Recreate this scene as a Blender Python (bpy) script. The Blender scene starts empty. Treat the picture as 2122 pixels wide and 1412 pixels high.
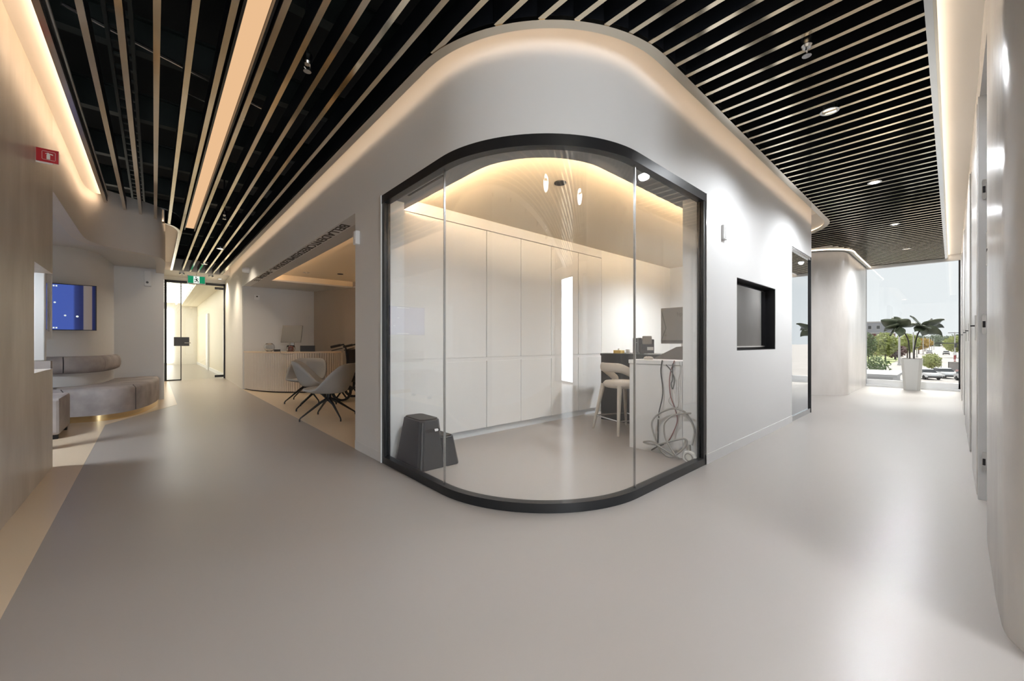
import bpy, bmesh, math, random
from mathutils import Vector, Matrix
random.seed(7)
PI = math.pi
scene = bpy.context.scene
C = scene.collection

# ------------------------------------------------------------------ camera
cam_d = bpy.data.cameras.new('camera')
cam = bpy.data.objects.new('camera', cam_d); C.objects.link(cam)
cam.location = (0, 0, 1.1)
cam.rotation_euler = (PI/2, 0, -math.atan2(741, 822))
cam_d.sensor_width = 36.0
cam_d.lens = 36.0*822/2122
cam_d.shift_y = 5/2122
cam_d.clip_start = 0.02
cam_d.clip_end = 3000
scene.camera = cam

# ------------------------------------------------------------------ world, sun, exposure
w = bpy.data.worlds.new('sky'); scene.world = w; w.use_nodes = True
bgn = w.node_tree.nodes['Background']
bgn.inputs[0].default_value = (0.80, 0.815, 0.83, 1)
bgn.inputs[1].default_value = 1.0
sun_d = bpy.data.lights.new('sun', 'SUN'); sun_d.energy = 8.0; sun_d.angle = 0.5; sun_d.color = (1, .95, .88)
sun = bpy.data.objects.new('sun', sun_d); C.objects.link(sun)
sun.rotation_euler = Vector((-.70, -.03, -.70)).to_track_quat('-Z', 'Y').to_euler()
vs = scene.view_settings
vs.view_transform = 'Standard'; vs.look = 'None'; vs.gamma = 1.0; vs.use_curve_mapping = False
vs.exposure = 0.3
scene.cycles.max_bounces = 9
scene.cycles.diffuse_bounces = 5
scene.cycles.use_adaptive_sampling = True
scene.cycles.adaptive_threshold = 0.02
scene.cycles.transparent_max_bounces = 16
scene.cycles.sample_clamp_indirect = 6.0
scene.cycles.caustics_reflective = False
scene.cycles.caustics_refractive = False

WARM = (1.0, 0.70, 0.45)
LED_POD = 6.0
LED_LEFT = 15.0
LED_RIGHT = 7.0

# ------------------------------------------------------------------ materials
M = {}
def mat(name, col, rough=0.5, metal=0.0, spec=0.5, emit=None, estr=0.0, coat=0.0, trans=0.0, ior=1.45):
    m = bpy.data.materials.new(name); m.use_nodes = True
    b = m.node_tree.nodes['Principled BSDF']
    b.inputs['Base Color'].default_value = (*col, 1)
    b.inputs['Roughness'].default_value = rough
    b.inputs['Metallic'].default_value = metal
    b.inputs['Specular IOR Level'].default_value = spec
    b.inputs['Coat Weight'].default_value = coat
    b.inputs['Coat Roughness'].default_value = 0.08
    b.inputs['Transmission Weight'].default_value = trans
    b.inputs['IOR'].default_value = ior
    if emit:
        b.inputs['Emission Color'].default_value = (*emit, 1)
        b.inputs['Emission Strength'].default_value = estr
    M[name] = m
    return m
def noisy(name, c1, c2, scale=4.0, stretch=(1, 1, 1), rough=0.5, bump=0.0, bscale=None, detail=4.0, r2=None, metal=0.0, coat=0.0, spec=0.5, lo=0.35, hi=0.65):
    m = mat(name, c1, rough, metal, spec, coat=coat)
    nt = m.node_tree; b = nt.nodes['Principled BSDF']
    tc = nt.nodes.new('ShaderNodeTexCoord'); mp = nt.nodes.new('ShaderNodeMapping')
    mp.inputs['Scale'].default_value = stretch
    nt.links.new(tc.outputs['Object'], mp.inputs['Vector'])
    no = nt.nodes.new('ShaderNodeTexNoise'); no.inputs['Scale'].default_value = scale; no.inputs['Detail'].default_value = detail
    nt.links.new(mp.outputs[0], no.inputs['Vector'])
    cr = nt.nodes.new('ShaderNodeValToRGB')
    cr.color_ramp.elements[0].position = lo; cr.color_ramp.elements[1].position = hi
    cr.color_ramp.elements[0].color = (*c1, 1); cr.color_ramp.elements[1].color = (*c2, 1)
    nt.links.new(no.outputs['Fac'], cr.inputs[0]); nt.links.new(cr.outputs[0], b.inputs['Base Color'])
    if r2 is not None:
        mr = nt.nodes.new('ShaderNodeMapRange'); mr.inputs['To Min'].default_value = rough; mr.inputs['To Max'].default_value = r2
        mr.inputs['From Min'].default_value = lo; mr.inputs['From Max'].default_value = hi
        nt.links.new(no.outputs['Fac'], mr.inputs['Value']); nt.links.new(mr.outputs[0], b.inputs['Roughness'])
    if bump:
        n2 = nt.nodes.new('ShaderNodeTexNoise'); n2.inputs['Scale'].default_value = bscale or scale; n2.inputs['Detail'].default_value = 3
        nt.links.new(mp.outputs[0], n2.inputs['Vector'])
        bp = nt.nodes.new('ShaderNodeBump'); bp.inputs['Strength'].default_value = bump; bp.inputs['Distance'].default_value = 0.02
        nt.links.new(n2.outputs['Fac'], bp.inputs['Height']); nt.links.new(bp.outputs[0], b.inputs['Normal'])
    return m
def thin_glass(name, tint=(0.93, 0.96, 0.95), refl=0.9):
    m = bpy.data.materials.new(name); m.use_nodes = True; nt = m.node_tree
    nt.nodes.remove(nt.nodes['Principled BSDF'])
    out = nt.nodes['Material Output']
    tr = nt.nodes.new('ShaderNodeBsdfTransparent'); tr.inputs[0].default_value = (*tint, 1)
    gl = nt.nodes.new('ShaderNodeBsdfGlossy'); gl.inputs['Roughness'].default_value = 0.0; gl.inputs[0].default_value = (refl, refl, refl, 1)
    lw_ = nt.nodes.new('ShaderNodeLayerWeight'); lw_.inputs[0].default_value = .5
    pw_ = nt.nodes.new('ShaderNodeMath'); pw_.operation = 'POWER'; pw_.inputs[1].default_value = 5.0
    nt.links.new(lw_.outputs['Facing'], pw_.inputs[0])
    fr = nt.nodes.new('ShaderNodeMath'); fr.operation = 'MULTIPLY_ADD'; fr.inputs[1].default_value = .95; fr.inputs[2].default_value = .05
    nt.links.new(pw_.outputs[0], fr.inputs[0])
    mx = nt.nodes.new('ShaderNodeMixShader')
    nt.links.new(fr.outputs[0], mx.inputs[0]); nt.links.new(tr.outputs[0], mx.inputs[1]); nt.links.new(gl.outputs[0], mx.inputs[2])
    nt.links.new(mx.outputs[0], out.inputs['Surface'])
    M[name] = m
    return m
def emit(name, col, s):
    m = bpy.data.materials.new(name); m.use_nodes = True; nt = m.node_tree
    nt.nodes.remove(nt.nodes['Principled BSDF'])
    e = nt.nodes.new('ShaderNodeEmission'); e.inputs[0].default_value = (*col, 1); e.inputs[1].default_value = s
    nt.links.new(e.outputs[0], nt.nodes['Material Output'].inputs['Surface'])
    M[name] = m
    return m

noisy('floor', (.345, .315, .292), (.375, .345, .322), .35, rough=.31, lo=.1, hi=.9, detail=2)
noisy('floor_beige', (.68, .55, .40), (.72, .59, .44), .35, rough=.28, lo=.1, hi=.9, detail=2)
mat('white_wall', (.80, .80, .80), .55)
mat('pod_wall', (.80, .80, .80), .5)
noisy('plaster', (.42, .36, .305), (.68, .62, .56), 1.7, (2, 2, .8), rough=.34, bump=.12, bscale=2.2, detail=3, lo=.2, hi=.8)
noisy('plaster_smooth', (.62, .58, .54), (.68, .64, .60), 1.0, rough=.45, lo=.2, hi=.8, detail=2)
noisy('plaster_light', (.60, .565, .53), (.76, .73, .70), 1.2, (2, 2, .7), rough=.25, bump=.4, bscale=3.4, detail=3, lo=.2, hi=.8)
mat('grey_wall', (.62, .61, .60), .55)
mat('reception_wall', (.70, .70, .70), .5)
mat('reception_brown', (.42, .36, .30), .5)
mat('warm_white', (.82, .80, .76), .55)
mat('soffit_grey', (.45, .45, .45), .5)
mat('black', (.012, .012, .014), .45)
mat('deck_black', (.006, .007, .007), .8)
noisy('joist', (.012, .018, .017), (.02, .028, .026), 3, rough=.55)
mat('slat_side', (.008, .009, .012), .35)
noisy('slat_metal', (.74, .61, .42), (.84, .77, .64), .9, (1, 1, 1), rough=.10, r2=.16, metal=1.0, lo=.4, hi=.6)
mat('trim_metal', (.72, .66, .56), .18, 1.0)
mat('brass', (.85, .66, .36), .22, 1.0)
mat('steel', (.70, .71, .72), .25, 1.0)
mat('chrome', (.85, .86, .88), .1, 1.0)
mat('frame_black', (.012, .013, .015), .38)
mat('white_plastic', (.82, .83, .84), .35)
mat('cabinet', (.74, .73, .72), .38)
mat('cabinet_gap', (.06, .06, .06), .6)
mat('tray_glow_tint', (.88, .76, .59), .6)  # peach of the LED wash is put into the ceiling colour
mat('kick', (.62, .64, .66), .3)
mat('counter_white', (.72, .71, .70), .35)
mat('counter_black', (.014, .015, .018), .4)
mat('plastic_black', (.035, .037, .042), .38)
noisy('velvet', (.31, .285, .285), (.46, .43, .43), 3.5, rough=.75, bump=.05, bscale=8, detail=5)
mat('velvet_seam', (.09, .08, .08), .8)
mat('chair_shell', (.36, .36, .355), .6)
mat('stool_fabric', (.58, .53, .47), .8)
mat('rib', (.74, .68, .62), .5); mat('rib_gap', (.40, .34, .28), .6)
mat('worktop', (.72, .58, .44), .3)
mat('screen_black', (.006, .006, .007), .04, spec=.8)
mat('sign_red', (.42, .0, .012), .4)
mat('sign_white', (.85, .85, .85), .5)
mat('sign_green', (.0, .22, .10), .4, emit=(.0, .30, .14), estr=.5)
mat('sign_lit', (.85, .88, .86), .4, emit=(.8, .9, .85), estr=.7)
mat('sign_dark', (.01, .03, .02), .5)
mat('letter', (.055, .045, .04), .5)
mat('rubber', (.02, .02, .02), .6)
mat('cable_grey', (.33, .32, .30), .45)
mat('cable_black', (.03, .03, .03), .4)
mat('cable_red', (.16, .03, .03), .4)
mat('monitor_grey', (.22, .21, .20), .3)
mat('monitor_dark', (.06, .06, .06), .3)
mat('logo', (.12, .12, .12), .3)
mat('pink_glass', (.75, .30, .28), .1, trans=.4)
mat('clear_glass', (.95, .97, 1), .02, trans=1.0)
mat('pot', (.50, .505, .49), .4)
mat('soil', (.03, .02, .015), .9)
noisy('leaf', (.035, .05, .028), (.085, .10, .065), 6, rough=.35, spec=.5)
mat('stem', (.025, .022, .02), .6)
mat('tape', (.62, .62, .36), .6)
mat('paper', (.82, .82, .80), .6)
mat('tissue', (.85, .62, .2), .6)
mat('mirror_glass', (.70, .72, .75), .015, 1.0)
mat('cream_wall', (.84, .78, .64), .5)
thin_glass('glass', (.985, .992, .99))
thin_glass('window_glass', (.95, .97, .97))
emit('led', WARM, LED_POD); emit('led_left', WARM, LED_LEFT); emit('led_right', (1, .80, .60), LED_RIGHT)
emit('led_tray', (1, .73, .46), 170.0)
emit('led_recep', (1, .68, .40), 26.0)
emit('strip', (1, .62, .34), .68)
emit('lamp', (1, .95, .88), 8.0)
emit('lamp_lobby', (1, .97, .93), 16.0)
emit('grid_lamp', (1, .95, .84), 3.2)
emit('door_added_glow', (.90, .95, 1), 16.0)  # added glow on the entrance leaves, standing in for daylight outside
emit('downlight_lens', (1, .92, .8), 4.0)
# outdoors
noisy('asphalt', (.27, .25, .24), (.31, .29, .28), .05, rough=.9)
noisy('pavement', (.30, .27, .255), (.34, .31, .29), .2, rough=.9)
noisy('grass', (.22, .28, .10), (.34, .36, .16), .4, rough=.95)
mat('leaf_green', (.10, .16, .05), .7); mat('leaf_lime', (.34, .38, .12), .7); mat('leaf_purple', (.16, .09, .09), .7)
mat('leaf_gold', (.50, .36, .10), .7); mat('leaf_far', (.20, .25, .17), .9); mat('bark', (.10, .08, .07), .9)
mat('pole', (.55, .54, .53), .5); mat('brick', (.16, .06, .055), .8); mat('cladding', (.30, .31, .35), .7); mat('pale_wall', (.46, .44, .44), .7)
mat('car_white', (.75, .76, .78), .2, coat=.6); mat('car_silver', (.45, .46, .48), .25, .4, coat=.6); mat('car_red', (.35, .03, .04), .25, coat=.6)
mat('car_glass', (.03, .035, .04), .08); mat('car_dark', (.05, .05, .055), .3); mat('parapet', (.40, .385, .38), .8)
mat('shelter_glass', (.40, .46, .52), .15)

# left screen: blue clip being played, printed flat on the panel
def screen_mat():
    m = mat('screen_blue', (.01, .015, .05), .06, spec=.7)
    nt = m.node_tree; b = nt.nodes['Principled BSDF']
    tc = nt.nodes.new('ShaderNodeTexCoord'); sp = nt.nodes.new('ShaderNodeSeparateXYZ')
    nt.links.new(tc.outputs['Object'], sp.inputs[0])
    cr = nt.nodes.new('ShaderNodeValToRGB'); cr.color_ramp.interpolation = 'LINEAR'
    e = cr.color_ramp.elements
    e[0].position = 0.0; e[0].color = (.035, .07, .30, 1)
    e[1].position = 1.0; e[1].color = (.006, .008, .03, 1)
    for p, c in ((.79, (.04, .07, .27)), (.81, (.02, .03, .11)), (.86, (.012, .016, .06)), (.885, (.012, .016, .06)), (.89, (.13, .11, .10)), (.965, (.13, .10, .08)), (.97, (.008, .012, .05))):
        q = e.new(p); q.color = (*c, 1)
    mr = nt.nodes.new('ShaderNodeMapRange'); mr.inputs['From Min'].default_value = -.545; mr.inputs['From Max'].default_value = .545
    nt.links.new(sp.outputs['X'], mr.inputs['Value']); nt.links.new(mr.outputs[0], cr.inputs[0])
    nt.links.new(cr.outputs[0], b.inputs['Emission Color']); b.inputs['Emission Strength'].default_value = 1.15
screen_mat()

# ------------------------------------------------------------------ mesh helpers
class MB:
    def __init__(s): s.v = []; s.f = []; s.m = []
    def add(s, v, f, mi=0):
        n = len(s.v); s.v += [tuple(p) for p in v]
        s.f += [tuple(i+n for i in q) for q in f]; s.m += [mi]*len(f)
        return s
    def box(s, x0, x1, y0, y1, z0, z1, mi=0):
        v = [(x0,y0,z0),(x1,y0,z0),(x1,y1,z0),(x0,y1,z0),(x0,y0,z1),(x1,y0,z1),(x1,y1,z1),(x0,y1,z1)]
        f = [(0,3,2,1),(4,5,6,7),(0,1,5,4),(1,2,6,5),(2,3,7,6),(3,0,4,7)]
        return s.add(v, f, mi)
    def prism(s, poly, z0, z1, mi=0):
        n = len(poly)
        a = sum(poly[i][0]*poly[(i+1)%n][1]-poly[(i+1)%n][0]*poly[i][1] for i in range(n))
        if a < 0: poly = poly[::-1]
        v = [(x,y,z0) for x,y in poly]+[(x,y,z1) for x,y in poly]
        f = [tuple(range(n-1,-1,-1)), tuple(range(n,2*n))]+[(i,(i+1)%n,(i+1)%n+n,i+n) for i in range(n)]
        return s.add(v, f, mi)
    def frustum(s, poly0, z0, poly1, z1, mi=0):
        n = len(poly0)
        v = [(x,y,z0) for x,y in poly0]+[(x,y,z1) for x,y in poly1]
        f = [tuple(range(n-1,-1,-1)), tuple(range(n,2*n))]+[(i,(i+1)%n,(i+1)%n+n,i+n) for i in range(n)]
        return s.add(v, f, mi)
    def sweep(s, path, d0, d1, z0, z1, mi=0):
        a = offs(path, d0); b = offs(path, d1); n = len(path)
        v = []
        for i in range(n):
            v += [(*a[i],z0),(*b[i],z0),(*b[i],z1),(*a[i],z1)]
        f = []
        for i in range(n-1):
            p = 4*i; q = p+4
            for k in range(4):
                f.append((p+k, q+k, q+(k+1)%4, p+(k+1)%4))
        f.append((3,2,1,0)); p = 4*(n-1); f.append((p,p+1,p+2,p+3))
        return s.add(v, f, mi)
    def tube(s, pts, r, n=8, mi=0, cap=True):
        pts = [Vector(p) for p in pts]
        rs = r if isinstance(r, (list, tuple)) else [r]*len(pts)
        v = []; N = len(pts); up = None
        for i, p in enumerate(pts):
            t = (pts[min(i+1,N-1)]-pts[max(i-1,0)])
            if t.length < 1e-9: t = Vector((0,0,1))
            t.normalize()
            if up is None:
                up = Vector((0,0,1)) if abs(t.z) < .9 else Vector((1,0,0))
            u = t.cross(up)
            if u.length < 1e-6: u = t.cross(Vector((1,0,0)))
            u.normalize(); w_ = u.cross(t).normalized(); up = w_
            for k in range(n):
                a = 2*PI*k/n
                v.append(p+(u*math.cos(a)+w_*math.sin(a))*rs[i])
        f = []
        for i in range(N-1):
            for k in range(n):
                f.append((i*n+k, i*n+(k+1)%n, (i+1)*n+(k+1)%n, (i+1)*n+k))
        if cap:
            f.append(tuple(range(n-1,-1,-1))); f.append(tuple(range((N-1)*n, N*n)))
        return s.add(v, f, mi)
    def lathe(s, prof, c=(0,0,0), n=24, mi=0, axis='z', cap=True):
        v = []; f = []; N = len(prof)
        for r, z in prof:
            for k in range(n):
                a = 2*PI*k/n; p = (r*math.cos(a), r*math.sin(a), z)
                if axis == 'x': p = (p[2], p[0], p[1])
                if axis == 'y': p = (p[0], p[2], p[1])
                v.append((c[0]+p[0], c[1]+p[1], c[2]+p[2]))
        for i in range(N-1):
            for k in range(n):
                f.append((i*n+k, i*n+(k+1)%n, (i+1)*n+(k+1)%n, (i+1)*n+k))
        if cap:
            f.append(tuple(range(n-1,-1,-1))); f.append(tuple(range((N-1)*n, N*n)))
        return s.add(v, f, mi)
    def sphere(s, c, r, n=16, mi=0):
        rr = r if isinstance(r, (list, tuple)) else (r,r,r)
        v = []; f = []; m = n//2
        for i in range(m+1):
            th = PI*i/m
            for k in range(n):
                a = 2*PI*k/n
                v.append((c[0]+rr[0]*math.sin(th)*math.cos(a), c[1]+rr[1]*math.sin(th)*math.sin(a), c[2]+rr[2]*math.cos(th)))
        for i in range(m):
            for k in range(n):
                f.append((i*n+k, (i+1)*n+k, (i+1)*n+(k+1)%n, i*n+(k+1)%n))
        return s.add(v, f, mi)
    def xf(s, mtx):
        s.v = [tuple(mtx @ Vector(p)) for p in s.v]; return s

def offs(path, d):
    out = []; n = len(path)
    for i in range(n):
        p = Vector(path[i])
        ns = []
        if i > 0:
            t = (p-Vector(path[i-1])).normalized(); ns.append(Vector((-t.y, t.x)))
        if i < n-1:
            t = (Vector(path[i+1])-p).normalized(); ns.append(Vector((-t.y, t.x)))
        m = sum(ns, Vector((0,0))).normalized()
        k = d/max(.3, m.dot(ns[0]))
        out.append((p.x+m.x*k, p.y+m.y*k))
    return out
def arc(cx, cy, r, a0, a1, n=24):
    return [(cx+r*math.cos(math.radians(a0+(a1-a0)*i/n)), cy+r*math.sin(math.radians(a0+(a1-a0)*i/n))) for i in range(n+1)]
def spline(pts, k=8):
    out = []; n = len(pts); D = len(pts[0])
    for i in range(n-1):
        p0, p1, p2, p3 = pts[max(i-1,0)], pts[i], pts[i+1], pts[min(i+2,n-1)]
        for j in range(k):
            t = j/k
            out.append(tuple(.5*((2*p1[d])+(-p0[d]+p2[d])*t+(2*p0[d]-5*p1[d]+4*p2[d]-p3[d])*t*t+(-p0[d]+3*p1[d]-3*p2[d]+p3[d])*t**3) for d in range(D)))
    out.append(tuple(pts[-1])); return out
def plen(path): return sum((Vector(path[i+1])-Vector(path[i])).length for i in range(len(path)-1))
def resample(path, step):
    L = plen(path); n = max(1, round(L/step)); out = []
    for j in range(n+1):
        s = L*j/n; acc = 0
        for i in range(len(path)-1):
            a, b = Vector(path[i]), Vector(path[i+1]); l = (b-a).length
            if acc+l >= s-1e-9 or i == len(path)-2:
                out.append(tuple(a.lerp(b, min(1, (s-acc)/max(l,1e-9))))); break
            acc += l
    return out

def obj(name, mb, mats, parent=None, smooth=False, bevel=0.0, sub=0, auto=None):
    me = bpy.data.meshes.new(name); me.from_pydata(mb.v, [], mb.f)
    if isinstance(mats, str): mats = [mats]
    for q in mats: me.materials.append(M[q])
    if len(mats) > 1: me.polygons.foreach_set('material_index', mb.m)
    bm = bmesh.new(); bm.from_mesh(me); bmesh.ops.recalc_face_normals(bm, faces=bm.faces); bm.to_mesh(me); bm.free()
    if smooth:
        for p in me.polygons: p.use_smooth = True
    o = bpy.data.objects.new(name, me); C.objects.link(o)
    if parent: o.parent = parent
    if bevel:
        md = o.modifiers.new('bevel', 'BEVEL'); md.width = bevel; md.segments = 2; md.limit_method = 'ANGLE'; md.angle_limit = math.radians(40)
    if sub:
        md = o.modifiers.new('sub', 'SUBSURF'); md.levels = sub; md.render_levels = sub
    if auto:
        me.set_sharp_from_angle(angle=math.radians(auto))
    return o
def thing(name, label, cat, loc=(0,0,0), rz=0.0, group=None):
    o = bpy.data.objects.new(name, None); C.objects.link(o); o.location = loc; o.rotation_euler = (0,0,rz)
    o.empty_display_size = .1
    o['label'] = label; o['category'] = cat
    if group: o['group'] = group
    return o
def tag(o, label, cat, group=None):
    o['label'] = label; o['category'] = cat
    if group: o['group'] = group
    return o
def struct(name, mb, mats, label=None, parent=None, **k):
    o = obj(name, mb, mats, parent, **k)
    if parent is None:
        o['kind'] = 'structure'
        if label: o['label'] = label
    return o
def sroot(name, label):
    o = bpy.data.objects.new(name, None); C.objects.link(o); o['kind'] = 'structure'; o['label'] = label; o.empty_display_size = .1
    return o
def share(name, o, parent, loc=(0,0,0), rz=0.0):
    c = o.copy(); c.name = name; C.objects.link(c); c.parent = parent; c.location = loc; c.rotation_euler = (0,0,rz); return c
def dup(root, loc, rz, label=None):
    r = root.copy(); C.objects.link(r); r.location = loc; r.rotation_euler = (0,0,rz)
    if label: r['label'] = label
    for ch in list(root.children):
        c = ch.copy(); C.objects.link(c); c.parent = r
        for g in ch.children:
            d = g.copy(); C.objects.link(d); d.parent = c
    return r
def lamp_spot(name, loc, energy, parent, angle=120, blend=.6, col=(1,.93,.84), size=.08):
    d = bpy.data.lights.new(name, 'SPOT'); d.energy = energy; d.spot_size = math.radians(angle); d.spot_blend = blend; d.color = col; d.shadow_soft_size = size
    o = bpy.data.objects.new(name, d); C.objects.link(o); o.parent = parent; o.location = loc
    return o

# ================================================================== SETTING
ZS = 3.03            # underside of the slat ceiling
XL, XP, YP, YR = -0.67, 1.55, 1.49, -0.13     # planes: left wall, pod side, pod front, right wall

# ---- floor
fl = struct('floor', MB().box(-6, 13.75, -6.3, 27, -.12, 0), 'floor', 'warm grey poured floor running through both corridors')
obj('floor_inlay', MB().prism([(-6,-6.2),(-.455,-6.2),(-.455,2.5),(-.49,7.6),(.152,8.95),(.30,9.25),(.30,15.1),(-6,15.1)], 0, .002), 'floor_beige', fl)
obj('floor_inlay', MB().prism([(XP,4.15),(5.2,4.15),(5.2,11.25),(XP,11.25)], 0, .002), 'floor_beige', fl)

# ---- pod outline (left of travel = inside)
POD = [(XP, 11.3), (XP, 2.49)] + arc(2.55, 2.49, 1.0, 180, 270, 32)[1:] + [(7.72, YP)]
GLZ = [(XP, 3.5), (XP, 2.49)] + arc(2.55, 2.49, 1.0, 180, 270, 32)[1:] + [(3.70, YP)]
pw = sroot('wall_pod', 'white curved wall of the glazed corner room')
obj('upper_band', MB().sweep(POD, 0, .15, 2.45, 3.42), 'pod_wall', pw, smooth=True, auto=30)
obj('side_pier', MB().box(XP, XP+.22, 3.5, 4.15, 0, 2.45), 'pod_wall', pw)
m = MB()
NX0, NX1, NZ0, NZ1 = 4.475, 5.815, 1.02, 1.78
for a in ((3.70, NX0, 0, 2.45), (NX1, 6.58, 0, 2.45), (NX0, NX1, 0, NZ0), (NX0, NX1, NZ1, 2.45)):
    m.box(a[0], a[1], YP, YP+.21, a[2], a[3])
obj('front_panel', m, 'pod_wall', pw)
m = MB(); m.box(NX0, NX1, YP+.13, YP+.15, NZ0, NZ1)
m.box(NX0, NX1, YP+.005, YP+.13, NZ1-.006, NZ1); m.box(NX0, NX1, YP+.005, YP+.13, NZ0, NZ0+.006)
m.box(NX0, NX0+.006, YP+.005, YP+.13, NZ0, NZ1); m.box(NX1-.006, NX1, YP+.005, YP+.13, NZ0, NZ1)
obj('screen_recess', m, 'black', pw)
obj('end_wall', MB().box(7.60, 7.72, YP+.08, 4.1, 0, 3.42), 'pod_wall', pw)
bb = MB(); bb.box(3.70, 6.58, YP-.005, YP, 0, .09); struct('baseboard_front', bb, 'pod_wall', 'low white baseboard under the recessed screen')
struct('baseboard_side', MB().box(XP-.005, XP, 3.52, 4.15, 0, .09), 'pod_wall', 'low white baseboard on the pier beside the glass')
struct('wall_corridor_right', MB().prism([(XP,11.3),(1.64,15.2),(2.2,15.2),(2.2,11.3)], 0, 3.42), 'warm_white', 'warm lit wall between the reception desk and the glass door')

# ---- mirror-like glass door in the pod front
dr = sroot('door_2', 'narrow reflective glass door past the recessed screen')
obj('pane', MB().box(6.60, 7.69, YP+.02, YP+.032, .07, 2.44), 'mirror_glass', dr)
obj('threshold', MB().box(6.58, 7.70, YP+.005, YP+.05, 0, .07), 'steel', dr)
obj('head_rail', MB().box(6.58, 7.70, YP+.005, YP+.06, 2.40, 2.45), 'steel', dr)
obj('post', MB().box(7.69, 7.72, YP, YP+.08, 0, 2.45), 'frame_black', dr)
obj('infill', MB().box(6.58, 7.69, YP+.06, YP+.12, 0, 2.45), 'black', dr)

# ---- curved glazing of the pod
gz = sroot('window_1', 'black framed glazing that wraps the rounded corner')
obj('bottom_rail', MB().sweep(GLZ, 0, .06, 0, .062), 'frame_black', gz, smooth=True, auto=30)
obj('top_rail', MB().sweep(GLZ, -.004, .06, 2.375, 2.45), 'frame_black', gz, smooth=True, auto=30)
obj('stile', MB().box(XP, XP+.06, 3.455, 3.5, .06, 2.38), 'frame_black', gz)
obj('stile', MB().box(3.655, 3.70, YP, YP+.06, .06, 2.38), 'frame_black', gz)
obj('frame_edge', MB().box(XP-.012, XP+.06, 3.5, 3.515, 0, 2.452), 'white_plastic', gz)
obj('frame_edge', MB().box(3.70, 3.708, YP-.006, YP+.06, 0, 2.452), 'steel', gz)
G1 = [(XP, 3.455), (XP, 2.494)]; G3 = [(2.554, YP), (3.655, YP)]
obj('pane', MB().sweep(G1, .024, .036, .06, 2.38), 'glass', gz)
obj('pane', MB().sweep(arc(2.55, 2.49, 1.0, 180.3, 269.7, 48), .024, .036, .06, 2.38), 'glass', gz, smooth=True, auto=30)
obj('pane', MB().sweep(G3, .024, .036, .06, 2.38), 'glass', gz)
obj('joint', MB().box(XP+.022, XP+.038, 2.488, 2.495, .06, 2.38), 'steel', gz)
obj('joint', MB().box(2.547, 2.554, YP+.022, YP+.038, .06, 2.38), 'steel', gz)

# ---- pod interior ceiling: thin soffit rim, warm tray above it
rim = [(XP, 3.74), (XP, 2.49)] + arc(2.55, 2.49, 1.0, 180, 270, 32)[1:] + [(7.6, YP)]
pc = sroot('ceiling_pod', 'tray ceiling of the corner room with a grey rim')
obj('rim', MB().sweep(rim, .06, .31, 2.44, 2.455), 'soffit_grey', pc, smooth=True, auto=30)
obj('tray', MB().prism(offs(rim, .10)+[(7.6, 3.9), (1.65, 3.9)], 2.58, 2.62), 'tray_glow_tint', pc)
obj('led_strip', MB().sweep(rim, .24, .255, 2.456, 2.47), 'led_tray', pc)
for k in range(2):
    obj('air_slot', MB().box(1.665+.04*k, 1.683+.04*k, 2.72, 3.31, 2.437, 2.441), 'black', pc)
obj('speaker_disc', MB().lathe([(.055, 2.57), (.055, 2.58)], (2.78, 2.42, 0), 20), 'black', pc)
struct('wall_pod_back', MB().box(5.31, 7.6, 3.75, 3.9, 0, 2.585), 'warm_white', 'plain wall behind the desk of the corner room')
struct('wall_pod_rear', MB().box(XP+.15, 7.6, 4.10, 4.15, 0, 3.0), 'reception_wall', 'partition between the corner room and the reception')

# ---- coves
LIP = [(1.37, 13.85), (1.37, 2.49)] + arc(2.56, 2.48, 1.19, 180, 270, 32)[1:] + [(7.8, 1.29)] + arc(7.8, 2.35, 1.06, -90, 0, 14)[1:] + [(8.86, 3.6)]
def cove(name, path, side, mat_led, top, label, shelf=.06, zl=3.060):
    r = sroot(name, label)
    obj('fascia', MB().sweep(path, 0, side*.018, ZS, top), 'warm_white', r, smooth=True, auto=30)
    obj('outer_skin', MB().sweep(path, -side*.006, 0, ZS+.022, top), 'slat_side', r, smooth=True, auto=30)
    obj('lip', MB().sweep(path, -side*.004, side*shelf, ZS-.004, ZS+.02), 'trim_metal', r, smooth=True, auto=30)
    obj('led_strip', MB().sweep(path, side*.019, side*.030, zl, zl+.014), mat_led, r)
    return r
cv = cove('trim_1', LIP, 1, 'led', 3.34, 'lit cove edge wrapping the corner room')
top_poly = LIP + [(1.9, 3.6), (1.9, 13.85)]
obj('cove_ceiling', MB().prism(top_poly, 3.34, 3.37), 'warm_white', cv)
cv2 = cove('trim_2', [(-.485, -6.0), (-.485, 7.78)], 1, 'led_left', 3.125, 'lit cove edge along the plaster wall', shelf=.03, zl=3.07)
cv2.location.x = 0
obj('cove_ceiling', MB().box(-1.0, -.47, -6.0, 7.75, 3.125, 3.15), 'warm_white', cv2)
FARLIP = spline([(.12, 8.47), (.25, 8.62), (.335, 8.95), (.35, 9.4)], 6) + [(.35, 13.85)]
cv3 = cove('trim_3', FARLIP, 1, 'led', 3.24, 'lit cove edge leading to the glass door', shelf=.04)
obj('cove_ceiling', MB().prism(FARLIP+[(-.1, 13.85), (-.1, 8.4)], 3.24, 3.26), 'warm_white', cv3)
cv4 = cove('trim_4', [(2.3, .09), (13.55, .09)], -1, 'led_right', 3.12, 'lit cove edge along the row of doors', shelf=.032, zl=3.07)
obj('cove_ceiling', MB().box(2.2, 13.55, -1.5, .07, 3.12, 3.15), 'warm_white', cv4)
obj('metal_edge', MB().box(2.3, 13.55, .073, .107, ZS-.008, ZS+.05), 'steel', cv4)

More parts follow.
